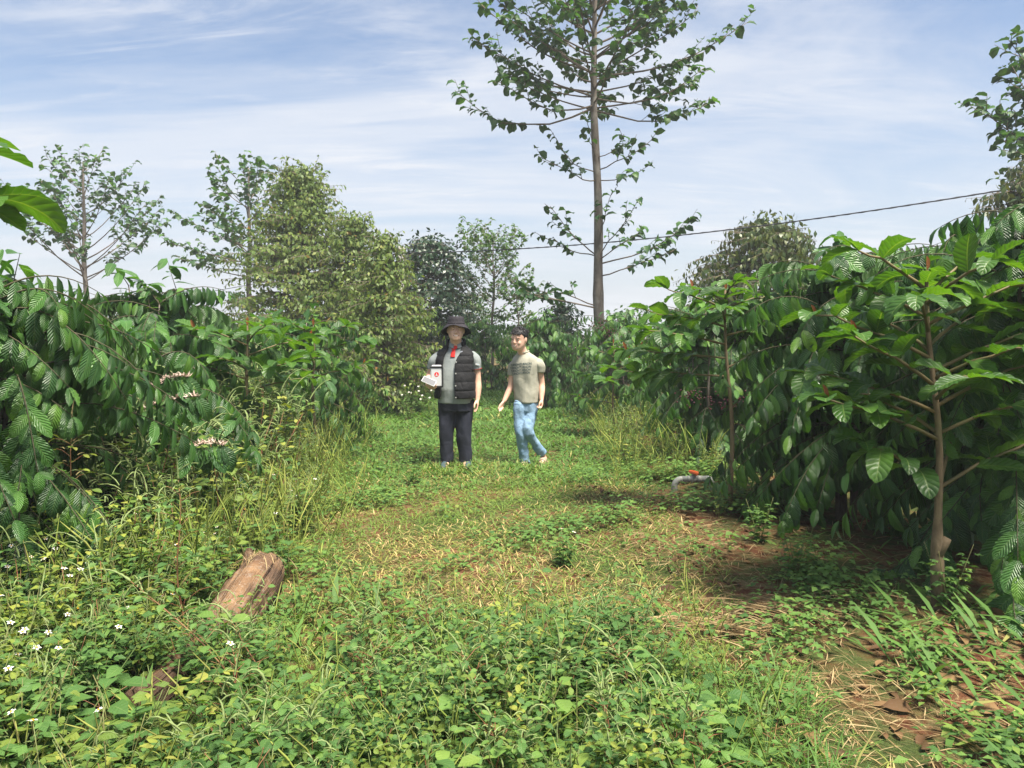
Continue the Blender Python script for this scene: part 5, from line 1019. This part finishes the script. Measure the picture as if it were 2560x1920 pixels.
def amaranth(rs, h, lean=None, nleaf=None, dry=False, lod=False, stalky=False):
    sk = dict(n=4, k=3) if lod else {}
    s = np.linspace(0, 1, 8); a = rs.rand() * 6.28; k = 0.28 * rs.rand() if lean is None else 1
    lv = np.array((cos(a), sin(a), 0)) * h * k if lean is None else np.array((lean[0], lean[1], 0))
    pts = np.stack([lv[0] * s ** 1.4 + 0.012 * np.sin(8 * s + a), lv[1] * s ** 1.4 + 0.012 * np.cos(7 * s), h * s - 0.03 * (s == 0)], -1)
    r = 0.0042 * (h / 0.5) ** 0.7; stem = [tube(pts if not lod else pts[::2], np.linspace(r, r * 0.35, 4 if lod else 8), 3 if lod else 5)]; pl = Place(); spikes = []
    T = nrm(np.gradient(pts, axis=0)); n = nleaf or int(16 + 16 * h)
    for i in range(n):
        t = 0.15 + 0.80 * (i + rs.rand()) / n; j = t * 7; j0 = min(6, int(j)); p = pts[j0] * (1 - j + j0) + pts[j0 + 1] * (j - j0)
        b = i * 2.4 + a; o = np.array((cos(b), sin(b), 0.0)); l = 0.05 + 0.13 * (1 - t) * rs.rand() + 0.02
        if lod: l *= 0.7
        tw = np.array([p, p + (o + (0, 0, 0.7)) * l * 0.6, p + (o + (0, 0, 0.5)) * l]); stem.append(tube(tw, 0.0015, 3, False)) if not lod else None
        for q in range(1 + (rs.rand() < (0.45 if lod else 0.7)) + (rs.rand() < (0.15 if lod else 0.45))):
            o2 = o + rs.randn(3) * 0.55; o2[2] *= 0.4
            pl.add(tw[-1] if q == 0 else tw[-1] - o * l * 0.3 * q, o2 + (0, 0, 0.15), np.array((0, 0, 1.0)) + rs.randn(3) * 0.25, (0.046 + 0.034 * rs.rand() * rs.rand()) * (1.10 if lod else 1.0) * (1.1 - 0.45 * t) * (0.8 + 0.4 * min(1.2, h)))
        if t > 0.55 and rs.rand() < (0.45 if stalky else 0.12 if lod else 0.5): spikes.append(spikegeo(tw[-1] - o * l * 0.6, o * 0.8 + (0, 0, 0.8), 0.03 + 0.05 * rs.rand(), rs, 0.0035, 1.0, **sk))
    tip = pts[-1]; ln = (0.10 + 0.12 * rs.rand()) * (0.6 + 0.7 * h)
    spikes.append(spikegeo(tip, T[-1] + rs.randn(3) * 0.1, ln, rs, 0.0055, 0.5 if dry else 0.4 + 1.7 * rs.rand(), **(dict(n=6, k=3) if lod else {})))
    for q in range((3 if stalky else 1 if lod else 3) + rs.randint(3)):
        b = rs.rand() * 6.28; spikes.append(spikegeo(pts[-1] - T[-1] * 0.02 * (q + 1), (cos(b) * 0.8, sin(b) * 0.8, 0.9), ln * (0.3 + 0.35 * rs.rand()), rs, 0.0042, 0.4 if dry else 0.9, **sk))
    return dict(stem=join(stem), pl=pl, spikes=spikes, flowers=[])
def daisyweed(rs, h, nf=3, nn=9):
    stem, pl, fl = [], Place(), []
    for b in range(4):
        a = b * 1.6 + rs.rand(); hh = h * (0.7 + 0.35 * rs.rand()); s = np.linspace(0, 1, 6)
        pts = np.stack([cos(a) * hh * 0.35 * s, sin(a) * hh * 0.35 * s, hh * s - 0.02 * (s == 0)], -1); stem.append(tube(pts, np.linspace(0.003, 0.0014, 6), 4))
        for i in range(nn):
            t = 0.12 + 0.80 * i / nn; j = t * 5; j0 = min(4, int(j)); p = pts[j0] * (1 - j + j0) + pts[j0 + 1] * (j - j0)
            for sg in (0, pi):
                c = a + 1.57 * (i % 2) + sg + 0.3 * rs.randn(); o = np.array((cos(c), sin(c), 0.25)); l = 0.025
                for tt, kk in ((0, 1.0), (0.75, 0.75), (-0.75, 0.75)):
                    o2 = np.array((cos(c + tt), sin(c + tt), 0.1)); pl.add(p + o * l, o2, np.array((0, 0, 1.0)) + rs.randn(3) * 0.3, (0.040 + 0.022 * rs.rand()) * kk * (1.1 - 0.3 * t) * (9 / nn) ** 0.4)
        if b < nf: fl.append((pts[-1] + (0, 0, 0.004), (0.35 * cos(a), 0.35 * sin(a) - 0.25, 0.9)))
    return dict(stem=join(stem), pl=pl, spikes=[], flowers=fl)
def bigleaf(rs, h=0.34):
    pl = Place(); s = np.linspace(0, 1, 5); a = rs.rand() * 6.28; pts = np.stack([0.12 * cos(a) * s, 0.12 * sin(a) * s, h * s - 0.02 * (s == 0)], -1)
    for i in range(9):
        t = 0.25 + 0.75 * i / 9; b_ = a + i * 2.4; p = pts[0] * (1 - t) + pts[-1] * t; o = np.array((cos(b_), sin(b_), 0.15)); pl.add(p + o * 0.03, o + (0, 0, 0.1), np.array((0, 0, 1.0)) + rs.randn(3) * 0.2, (0.12 - 0.05 * t) * (0.8 + 0.4 * rs.rand()))
    return dict(stem=tube(pts, np.linspace(0.004, 0.002, 5), 4, False), pl=pl, spikes=[], flowers=[])
def lowweed(rs, r=0.12, h=0.09):
    stem, pl = [], Place()
    for b in range(9):
        a = b * 2.4; l = r * (0.3 + 0.8 * rs.rand()); hh = h * (0.4 + 0.9 * rs.rand()); p = np.array((cos(a) * l, sin(a) * l, hh))
        for q in range(2):
            c = a + (q - 1) * 1.5 + rs.randn() * 0.3; pl.add(p - (0, 0, 0.012 * q), (cos(c), sin(c), 0.12), np.array((0, 0, 1.0)) + rs.randn(3) * 0.2, 0.024 + 0.022 * rs.rand())
    return dict(stem=tube([(0, 0, -0.01), (0, 0, h * 0.7)], 0.0015, 3, False), pl=pl, spikes=[], flowers=[])
def flat(v, rs, lg, leafm=0, stemm=1):                      # a weed as one geometry: materials 0 leaf, 1 stem, 2 spike, 3 petal, 4 disc
    Ms = v['pl'].mats(); gs = [setm(inst(lg, Ms, rs.rand(len(Ms)) * 0.36), leafm), setm(v['stem'], stemm)] + [setm(g, 2) for g in v['spikes']]
    for c, n_ in v['flowers']: gs += list(flowergeo(np.array(c), n_, rs))
    return join(gs)
WMATS = [M['weed'], M['stem'], M['spike'], M['petal'], M['disc'], M['ydweed'], M['redstem']]
rs = np.random.RandomState(7)
LIB_N = [flat(amaranth(rs, 0.5 * (0.8 + 0.4 * rs.rand()), lod=True), rs, WGN, 0 if i % 4 else 5, 6 if i % 2 else 1) for i in range(12)]
LIB_F = [flat(amaranth(rs, 0.5 * (0.75 + 0.5 * rs.rand()), nleaf=9 + 7 * (i % 2), lod=True, stalky=True), rs, WGF, (5, 0, 5)[i % 3], 6 if i % 2 else 1) for i in range(14)]
LIB_B = [flat(bigleaf(rs), rs, WGN, 0) for i in range(6)]
LIB_A = [flat(amaranth(rs, 0.5 * (0.8 + 0.4 * rs.rand()), lod=True), rs, WGL, 0 if i % 3 else 5, 6 if i % 2 else 1) for i in range(12)]
LIB_AY = [flat(amaranth(rs, 0.5 * (0.8 + 0.4 * rs.rand()), lod=True), rs, WGL, 5 if i % 3 else 0, 6 if i % 2 else 1) for i in range(10)]
LIB_D = [flat(daisyweed(rs, 0.42, 0 if i % 3 else 1, 5), rs, BGF, 0 if i % 2 else 5) for i in range(8)]
LIB_L = [flat(lowweed(rs), rs, WGL, 0) for i in range(8)]
LIB_LF = [flat(lowweed(rs), rs, WGF, 0) for i in range(8)]
def belt(Y):      # x of the right edge of the weedy left verge at depth Y
    return np.interp(Y, [2.5, 3.6, 4.4, 5.3, 7.2, 9.5, 14, 20], [-1.1, -1.15, -1.40, -1.40, -1.70, -2.15, -2.85, -4.0])
def scatter(lib, X, Y, Sc, rs, tilt=0.12):
    out_ = []; n = len(X); pick = rs.randint(len(lib), size=n)
    for k in range(len(lib)):
        i = np.where(pick == k)[0]
        if not len(i): continue
        Mz = rotz(rs.rand(len(i)) * 6.28); Mz[:, :3, :3] *= Sc[i][:, None, None]
        sh = np.tile(np.eye(4), (len(i), 1, 1)); sh[:, 0, 2] = rs.randn(len(i)) * tilt; sh[:, 1, 2] = rs.randn(len(i)) * tilt
        Mz = sh @ Mz; Mz[:, 0, 3] = X[i]; Mz[:, 1, 3] = Y[i]; Mz[:, 2, 3] = hgt(X[i], Y[i])
        out_.append(inst(lib[k], Mz, np.clip(0.30 + 0.20 * blot(X[i], Y[i], 1.7, 0.9) + 0.16 * rs.randn(len(i)), 0.0, 0.635), keep=True))
    return out_
def sample(n, x0, x1, y0, y1, keep, rs, ypow=1.0):
    X = x0 + (x1 - x0) * rs.rand(n); Y = y0 + (y1 - y0) * rs.rand(n) ** ypow
    k = keep(X, Y); return X[k], Y[k]
def blot(X, Y, f, ph): return np.sin(f * X + ph) * np.cos(f * 1.13 * Y - ph * 2) + 0.6 * np.sin(f * 2.3 * X - 1.7 * f * Y + ph * 3)
LOGA, LOGB = np.array((-1.42, 4.35)), np.array((-1.46, 3.0))
def offlog(X, Y, r=0.20):
    r = np.where(np.asarray(Y) < 3.55, r * 0.45, r)
    d = LOGB - LOGA; t = np.clip(((X - LOGA[0]) * d[0] + (Y - LOGA[1]) * d[1]) / (d @ d), 0, 1)
    return (np.hypot(X - LOGA[0] - t * d[0], Y - LOGA[1] - t * d[1]) > r) & (((X + 1.44) / 0.24) ** 2 + ((Y - 2.86) / 0.27) ** 2 > 1)
def offpipe(X, Y): return ~((X > 1.30) & (X < 2.05) & (Y > 6.75) & (Y < 7.9))
gs = []
# verge on the left, from the foreground far up the lane
X, Y = sample(2900, -4.6, -1.0, 2.2, 16, lambda X, Y: (X < belt(Y) - 0.25 * rs.rand(len(X))) & (X > belt(Y) - 1.9 - 0.05 * Y) & offlog(X, Y, 0.26), rs, 1.5)
hs = np.clip((belt(Y) - X) / 0.7, 0.42, 1.0) * np.interp(Y, [3, 4.4, 5.5, 9], [0.68, 1.05, 1.55, 1.7]) * (0.7 + 0.5 * rs.rand(len(X)))
yl = (X > belt(Y) - 0.9) & (Y > 5) | (rs.rand(len(X)) < 0.25)
fy = Y > 4.5
gs += scatter(LIB_F, X[fy], Y[fy], hs[fy], rs); gs += scatter(LIB_A, X[~yl & ~fy], Y[~yl & ~fy], hs[~yl & ~fy], rs); gs += scatter(LIB_AY, X[yl & ~fy], Y[yl & ~fy], hs[yl & ~fy], rs)
X, Y = sample(420, -3.2, -1.2, 2.1, 7, lambda X, Y: (X < belt(Y) - 0.1) & offlog(X, Y, 0.3), rs, 1.6)
gs += scatter(LIB_D, X, Y, 0.6 + 0.5 * rs.rand(len(X)), rs)
# foreground
def near_log(X, Y): return np.exp(-(((X + 1.15) / 0.45) ** 2 + ((Y - 3.35) / 0.7) ** 2))
edge = lambda X: 3.45 + 0.22 * np.sin(2.4 * X + 0.9) + 0.12 * np.sin(6.1 * X) - 0.35 * np.exp(-((X + 0.80) / 0.28) ** 2) - 0.25 * np.clip(X - 0.35, 0, 1)
X, Y = sample(1000, -1.9, 1.15, 1.95, 3.9, lambda X, Y: (Y < edge(X) + 0.12 * rs.randn(len(X))) & (X < 0.62 + 0.22 * np.sin(4 * Y)) & offlog(X, Y, 0.24) & (blot(X, Y, 3.3, 1.9) + 0.8 * rs.randn(len(X)) > -1.0), rs)
gs += scatter(LIB_N, X, Y, (0.38 + 0.30 * rs.rand(len(X)) + 0.22 * np.clip(blot(X, Y, 2.2, 0.4), -1, 1)) , rs, 0.25)
X, Y = sample(46, -1.60, -1.05, 3.12, 3.42, lambda X, Y: X > -9, rs)
gs += scatter(LIB_N, X, Y, 0.42 + 0.2 * rs.rand(len(X)), rs, 0.2)
X, Y = sample(170, -2.6, 0.9, 2.05, 5.0, lambda X, Y: ((X < belt(Y)) | (Y < edge(X))) & offlog(X, Y, 0.28), rs)
gs += scatter(LIB_B, X, Y, 0.6 + 0.5 * rs.rand(len(X)), rs, 0.2)
tag(obj('weed_thicket', mesh('weed_thicket', join(gs), WMATS)), 'dense green weeds with pale seed spikes along the left verge and foreground', 'weeds', kind='stuff')
# (sparser, larger-leaved plants mixed in)
# low broad-leaved cover
gs = []
X, Y = sample(4600, -2.0, 2.6, 2.1, 11, lambda X, Y: (blot(X, Y, 2.1, 0.7) + 0.5 * rs.randn(len(X)) > 0.40 + 0.25 * (np.abs(X - 1.45 + 0.06 * Y) < 0.40) + 0.75 * (np.abs(X + 0.2) < 0.9) * (Y > 3.5)) & (X > belt(Y) - 0.2) & (X < 1.9 + 0.6 * rs.rand(len(X))) & offpipe(X, Y), rs, 1.5)
ny_ = Y < 5.5
gs += scatter(LIB_L, X[ny_], Y[ny_], 0.7 + 0.8 * rs.rand(ny_.sum()), rs); gs += scatter(LIB_LF, X[~ny_], Y[~ny_], 0.8 + 0.8 * rs.rand((~ny_).sum()), rs)
X, Y = sample(300, 1.3, 3.1, 2.1, 4.4, lambda X, Y: (X > 1.75 + 0.2 * (Y - 3)) & (blot(X, Y, 3.1, 0.2) + 0.4 * rs.randn(len(X)) > 0.1), rs)
k_ = np.hypot((X - NS.x) / 0.3, (Y - NS.y + 0.35) / 0.5) > 1; X, Y = X[k_], Y[k_]
gs += scatter(LIB_L, X, Y, 0.8 + 0.6 * rs.rand(len(X)), rs)
X, Y = sample(420, -1.6, 2.2, 6, 18, lambda X, Y: (X > belt(Y)) & (np.abs(X) > 0.9) & offpipe(X, Y), rs)
gs += scatter(LIB_F, X, Y, 0.25 + 0.3 * rs.rand(len(X)), rs)
X, Y = sample(300, 0.9, 2.4, 8.5, 17, lambda X, Y: X > 1.15 + 0.03 * (Y - 8), rs)
gs += scatter(LIB_F, X, Y, 0.5 + 0.4 * rs.rand(len(X)), rs)
X, Y = sample(200, 1.35, 2.3, 6.5, 8.4, lambda X, Y: offpipe(X, Y), rs)
gs += scatter(LIB_F, X, Y, 0.18 + 0.15 * rs.rand(len(X)) + 0.25 * (X > 2.05), rs); gs += scatter(LIB_LF, X, Y, 1 + rs.rand(len(X)), rs)
tag(obj('low_weeds', mesh('low_weeds', join(gs), WMATS)), 'low broad-leaved weeds covering the lane and its right side', 'weeds', kind='stuff')
# grass
GB = [join([leafgeo(2, 1, 0.075, 0.4, 0.6, 0, dr)]) for dr in (0.5, 1.1, 1.7)]
def blades(n, x0, x1, y0, y1, keep, ln, rs, ypow=1.0, w=1.0, up=(0.5, 1.3)):
    X, Y = sample(n, x0, x1, y0, y1, keep, rs, ypow); n = len(X); a = rs.rand(n) * 6.28
    D = np.stack([np.cos(a), np.sin(a), up[0] + (up[1] - up[0]) * rs.rand(n)], -1); U = np.stack([-np.cos(a) * 0.7, -np.sin(a) * 0.7, np.ones(n)], -1)
    l = ln * (0.5 + rs.rand(n)) * np.interp(Y, [3, 8, 16], [1, 1.1, 1.4]); Ms = frames(np.stack([X, Y, hgt(X, Y) - 0.004], -1), D, U, l)
    Ms[:, :3, 0] *= (w * np.interp(Y, [3, 8, 16], [0.85, 1.3, 2.4]))[:, None]
    r = np.clip(0.06 + 0.5 * (0.5 + 0.33 * blot(X, Y, 1.3, 2.0)) + 0.5 * rs.rand(n), 0, 0.999)
    k = rs.randint(3, size=n); return join([inst(GB[q], Ms[k == q], r[k == q]) for q in range(3)])
lane = lambda X, Y: (X > belt(Y) - 0.3) & (X < 1.25 + 0.02 * Y + 0.25 * rs.rand(len(X)))
g1 = blades(62000, -1.9, 1.4, 2.2, 9.2, lambda X, Y: lane(X, Y) & (blot(X, Y, 2.6, 1.1) + rs.randn(len(X)) > -0.9 - 0.8 * (X < 0.6)), 0.065, rs, 1.3)
tag(obj('short_grass', mesh('short_grass', g1, M['grass'])), 'short half-dry grass on the near part of the lane', 'grass', kind='stuff')
g2 = blades(60000, -3.2, 2.0, 7.6, 24, lambda X, Y: (X > belt(Y) - 0.4) & (X < 1.15 + 0.06 * Y) & (Y > 8.0 + 0.7 * rs.randn(len(X))), 0.10, rs, 1.35)
tag(obj('lush_grass', mesh('lush_grass', g2, M['lush'])), 'lush green grass on the lane around and behind the two men', 'grass', kind='stuff')
g3 = join([blades(15000, -2.2, 1.2, 2.05, 4.3, lambda X, Y: ((Y < edge(X) + 0.15) | (X < belt(Y))) & offlog(X, Y, 0.2), 0.17, rs, 1, 0.42, (0.7, 2.2)), blades(9000, -7, 7, 3.0, 26, lambda X, Y: (X < belt(Y) + 0.1) | (X > 1.5 + 0.05 * Y), 0.13, rs, 1.2, 1.3), blades(900, 1.3, 3.2, 2.1, 4.2, lambda X, Y: X > 1.6 + 0.25 * (Y - 2.7), 0.20, rs, 1, 1.6, (0.6, 1.6)),
           blades(900, -1.6, 1.0, 2.1, 4.2, lambda X, Y: X < 0.9, 0.20, rs, 1, 1.5, (0.6, 1.6))])
tag(obj('side_grass', mesh('side_grass', g3, M['lush'])), 'taller grass blades growing under the shrubs and weeds', 'grass', kind='stuff')
gft = blades(1500, -1.1, 0.45, 8.45, 9.05, lambda X, Y: (np.abs(X + 0.66) < 0.36) | (np.abs(X - 0.2) < 0.3), 0.10, rs, 1, 0.7, (1.0, 2.2))
tag(obj('grass_tufts', mesh('grass_tufts', gft, M['lush'])), 'green grass tufts around the feet of the two men', 'grass', kind='stuff')
def stalks(n, x0, x1, y0, y1, keep, h, rs):
    X, Y = sample(n, x0, x1, y0, y1, keep, rs, 1.2); n = len(X); lib = []
    for i in range(8):
        q = np.linspace(0, 1, 5); a = rs.rand() * 6.28; ln = 0.15 + 0.35 * rs.rand(); pts = np.stack([np.cos(a) * ln * q ** 2, np.sin(a) * ln * q ** 2, q - 0.25 * ln * q ** 3], -1)
        lib.append(join([tube(pts, [0.004, 0.0035, 0.003, 0.0025, 0.002], 3, False), tube(pts[2:] + 0.001, [0.003, 0.011, 0.003], 3, False)] + [inst(leafgeo(3, 1, 0.05, 0.3, 0.6, 0, 1.2), frames(pts[1:3], rs.randn(2, 3) * (1, 1, 0.1) + (0, 0, 0.9), [(0, 0, 1.0)] * 2, [0.24, 0.20]))]))
    return join(scatter(lib, X, Y, h * (0.5 + 0.8 * rs.rand(n)), rs, 0.15))
gs = [stalks(5800, -4.2, -1.1, 3.8, 13, lambda X, Y: (X < belt(Y) + 0.35 * rs.randn(len(X)) - 0.15) & (X > belt(Y) - 1.5 + 0.8 * rs.rand(len(X))) & offlog(X, Y, 0.3), 0.50, rs), stalks(900, -2.2, 1.0, 2.2, 4.2, lambda X, Y: offlog(X, Y, 0.25), 0.30, rs), stalks(500, 1.0, 2.3, 7.9, 15, lambda X, Y: X > 0.85 + 0.03 * Y, 0.5, rs)]
tag(obj('seeding_grass', mesh('seeding_grass', join(gs), M['seedgrass'])), 'thin pale grass stalks with seed heads along the left verge', 'grass', kind='stuff')
# dry straw, lying flat
def straw(n, cx, cy, sx, sy, rs, ln=0.14, z=0.02, ang=None):
    X = cx + rs.randn(n) * sx; Y = cy + rs.randn(n) * sy; a = rs.rand(n) * 6.28 if ang is None else ang + rs.randn(n) * 0.45
    D = np.stack([np.cos(a), np.sin(a), 0.06 + 0.16 * rs.randn(n)], -1); l = ln * (0.4 + rs.rand(n))
    Ms = frames(np.stack([X, Y, hgt(X, Y) + z * rs.rand(n) + 0.004], -1), D, np.tile((0, 0, 1.0), (n, 1)) + rs.randn(n, 3) * 0.3, l); Ms[:, :3, 0] *= 0.42
    return inst(leafgeo(3, 1, 0.05, 0.2, 0.2, 0, 0.4), Ms, rs.rand(n))
gs = [straw(1200, 1.2, 3.2, 0.38, 0.55, rs), straw(700, 1.42, 5.0, 0.30, 0.6, rs), straw(700, 1.35, 6.6, 0.25, 0.6, rs), straw(500, 0.92, 3.95, 0.22, 0.06, rs, 0.22, 0.06, 0.1), straw(420, 1.45, 4.25, 0.20, 0.08, rs, 0.22, 0.07, -0.3),
      straw(900, -0.70, 4.55, 0.32, 0.35, rs, 0.09), straw(500, -0.25, 4.9, 0.4, 0.4, rs, 0.09), straw(300, 0.1, 6.2, 0.8, 0.9, rs, 0.09), straw(500, -0.5, 7.6, 0.5, 0.6, rs, 0.10), straw(900, 2.3, 5.2, 0.6, 0.9, rs, 0.16), straw(500, 1.9, 8.0, 0.4, 0.7, rs), straw(400, -0.75, 8.9, 0.35, 0.15, rs, 0.10, 0.06),
      straw(500, 1.1, 5.6, 0.35, 0.35, rs), straw(500, -3.4, 5, 0.6, 1.0, rs), straw(500, 1.9, 3.3, 0.4, 0.5, rs), straw(380, 0.2, 5.2, 0.9, 0.9, rs, 0.09), straw(500, 1.6, 7.0, 0.3, 0.35, rs)]
n = 420; X = np.concatenate([1.4 + 0.5 * rs.randn(n // 2), 2.4 + 0.7 * rs.randn(n // 2)]); Y = 2.4 + 6 * rs.rand(n) ** 1.3; a = rs.rand(n) * 6.28
lit = inst(leafgeo(4, 2, 0.42, 0.6, 0.7, 0.5, 0.7), frames(np.stack([X, Y, hgt(X, Y) + 0.012], -1), np.stack([np.cos(a), np.sin(a), 0.2 * rs.randn(n)], -1), np.tile((0, 0, 1.0), (n, 1)) + rs.randn(n, 3) * 0.4, 0.05 + 0.08 * rs.rand(n)), rs.rand(n))
tag(obj('leaf_litter', mesh('leaf_litter', lit, M['deadleaf'])), 'dead brown leaves lying on the soil beside the right coffee shrubs', 'leaf litter', kind='stuff')
tag(obj('dry_straw', mesh('dry_straw', join(gs), M['straw'])), 'scattered dry straw lying on the lane', 'straw', kind='stuff')

# weeds that stand out one by one
def weedthing(kind, x, y, v, rs, label, group, yellow=False, red=False, dry=False, leaf_parts=True):
    root = empty(kind, (x, y, gz(x, y)), label, 'weed', group)
    obj('stem', mesh('stem', v['stem'], M['redstem'] if red else M['stem']), root)
    for g in v['spikes']: obj('flower_spike', mesh('flower_spike', g, M['dryspike'] if dry else M['spike']), root)
    for c, n_ in v['flowers']:
        g1, g2 = flowergeo(np.array(c), n_, rs); o = obj('flower', mesh('flower', setm(g1, 0), M['petal']), root); obj('flower_centre', mesh('flower_centre', setm(g2, 0), M['disc']), o)
    ms = WMY if yellow else WM
    Ms = v['pl'].mats()
    if leaf_parts:
        for k in Ms: obj('leaf', ms[rs.randint(3)], root, Matrix(k.tolist()))
    else:
        o = obj('foliage', mesh('foliage', inst(BGL, Ms, rs.rand(len(Ms))), M['ydweed'] if yellow else M['weed']), root); o['kind'] = 'stuff'
    return root
def leaning(bx, by, tx, ty, Ytip, label, dry=False, yellow=False, nleaf=None):
    b = onground(bx, by); t = at(tx, ty, b.y + 0.04); v = amaranth(rs, t.z - b.z, (t.x - b.x, t.y - b.y), nleaf, dry)
    weedthing('seeding_weed', b.x, b.y, v, rs, label, None, yellow=yellow, red=True, dry=dry)
leaning(650, 1810, 330, 1455, 3.45, 'long red-stemmed weed leaning left across the old log')
leaning(690, 1800, 578, 1550, 3.45, 'red-stemmed weed rising in front of the middle of the log', nleaf=9)
leaning(300, 1840, 215, 1715, 3.2, 'red-stemmed weed with a drooping pale spike in the lower left corner', nleaf=8)
leaning(560, 1915, 490, 1760, 3.1, 'weed with a thick drooping spike below the near end of the log', nleaf=8)
leaning(170, 1500, 180, 1075, 4.0, 'tall dry brown-spiked weed in front of the left coffee shrub', dry=True, yellow=True)
leaning(120, 1480, 95, 1195, 4.1, 'smaller dry-spiked weed left of the tall brown-spiked one', dry=True, yellow=True, nleaf=9)
leaning(460, 1640, 440, 1200, 4.4, 'upright weed with a hooked pale spike right of the left coffee shrub')
leaning(1790, 1620, 1605, 1470, 3.9, 'bare red stem sticking up from the middle of the foreground weeds', nleaf=5)
leaning(1300, 1760, 1240, 1590, 3.5, 'pale-spiked weed in the centre of the foreground')
leaning(1010, 1700, 1020, 1560, 3.75, 'thin pale-spiked weed at the edge of the dry grass patch', nleaf=6)
leaning(1590, 1830, 1530, 1600, 3.4, 'pale-spiked weed right of centre in the foreground')
leaning(1930, 1900, 1905, 1780, 3.1, 'thin spiked weed beside the straw in the lower right', nleaf=6)
for k in range(24):
    x, y = -2.0 - 0.9 * rs.rand(), 3.1 + 1.6 * rs.rand()
    if k % 2: x, y = -2.15 + 0.5 * rs.rand(), 2.5 + 0.9 * rs.rand()
    if not offlog(np.array([x]), np.array([y]), 0.25)[0]: continue
    weedthing('daisy_weed', x, y, daisyweed(rs, 0.38 + 0.2 * rs.rand(), 1 + (k % 4 == 0)), rs, 'weed with small white daisy flowers in the lower left thicket', 'white-flowered weeds in the lower left', yellow=k % 3 != 0, leaf_parts=False)
for k in range(26):
    x = -1.1 + 1.8 * rs.rand(); y = 2.3 + 1.2 * rs.rand()
    if not offlog(np.array([x]), np.array([y]), 0.22)[0]: continue
    weedthing('foreground_weed', x, y, amaranth(rs, 0.26 + 0.14 * rs.rand()), rs, 'leafy green weed with small pale spikes in the bottom foreground', 'leafy weeds in the bottom foreground', red=k % 2 == 0)
for k in range(12):
    p = onground(900 + 230 * rs.rand(), 1015 + 40 * rs.rand()); v = daisyweed(rs, 0.45 + 0.2 * rs.rand(), 4)
    v['flowers'] = [(c, (0.1 * rs.randn(), -0.7, 0.7)) for c, n_ in v['flowers']]
    root = empty('daisy_weed', (p.x, p.y, gz(p.x, p.y)), 'white-flowered weed at the foot of the shorter olive tree', 'weed', 'white-flowered weeds below the olive tree')
    obj('stem', mesh('stem', v['stem'], M['stem']), root); Ms = v['pl'].mats(); o = obj('foliage', mesh('foliage', inst(BGL, Ms, rs.rand(len(Ms))), M['weed']), root); o['kind'] = 'stuff'
    for c, n_ in v['flowers']:
        g1, g2 = flowergeo(np.array(c), n_, rs, 0.017); o = obj('flower', mesh('flower', setm(g1, 0), M['petal']), root); obj('flower_centre', mesh('flower_centre', setm(g2, 0), M['disc']), o)
for px, py, sc, lb in ((1035, 1190, 0.45, 'bright green leafy clump at the feet of the man in the hat'), (1410, 1390, 0.3, 'small weed with two white flowers in the middle of the lane'), (1990, 1420, 0.5, 'leafy clump at the foot of the dark coffee shrub'), (2370, 1500, 0.45, 'leafy clump at the foot of the nearest sapling'), (1900, 1330, 0.45, 'round-leaved clump on the bare red soil')):
    p = onground(px, py + 25); v = daisyweed(rs, sc * 0.8, 2 if 'white' in lb else 0); weedthing('leafy_clump', p.x, p.y, v, rs, lb, None, leaf_parts=False)

# ------------------------------------------------------------------ thin haze volume, added to lift the shadows like lens veil
hm = newmat('veil_haze'); hb = NB(hm); pv = hb.new('ShaderNodeVolumePrincipled'); pv.inputs['Color'].default_value = (0.92, 0.95, 1.0, 1); pv.inputs['Density'].default_value = 0.0022; pv.inputs['Anisotropy'].default_value = 0.2
hb.l.new(pv.outputs[0], hb.new('ShaderNodeOutputMaterial').inputs['Volume'])
hz_o = boxm('haze', Vector((0, 0, 6.0)), (1400, 1400, 14.4), hm, None, None, 0); tag(hz_o, 'thin pale haze added over the plantation to lift the shadows', 'haze', kind='stuff')
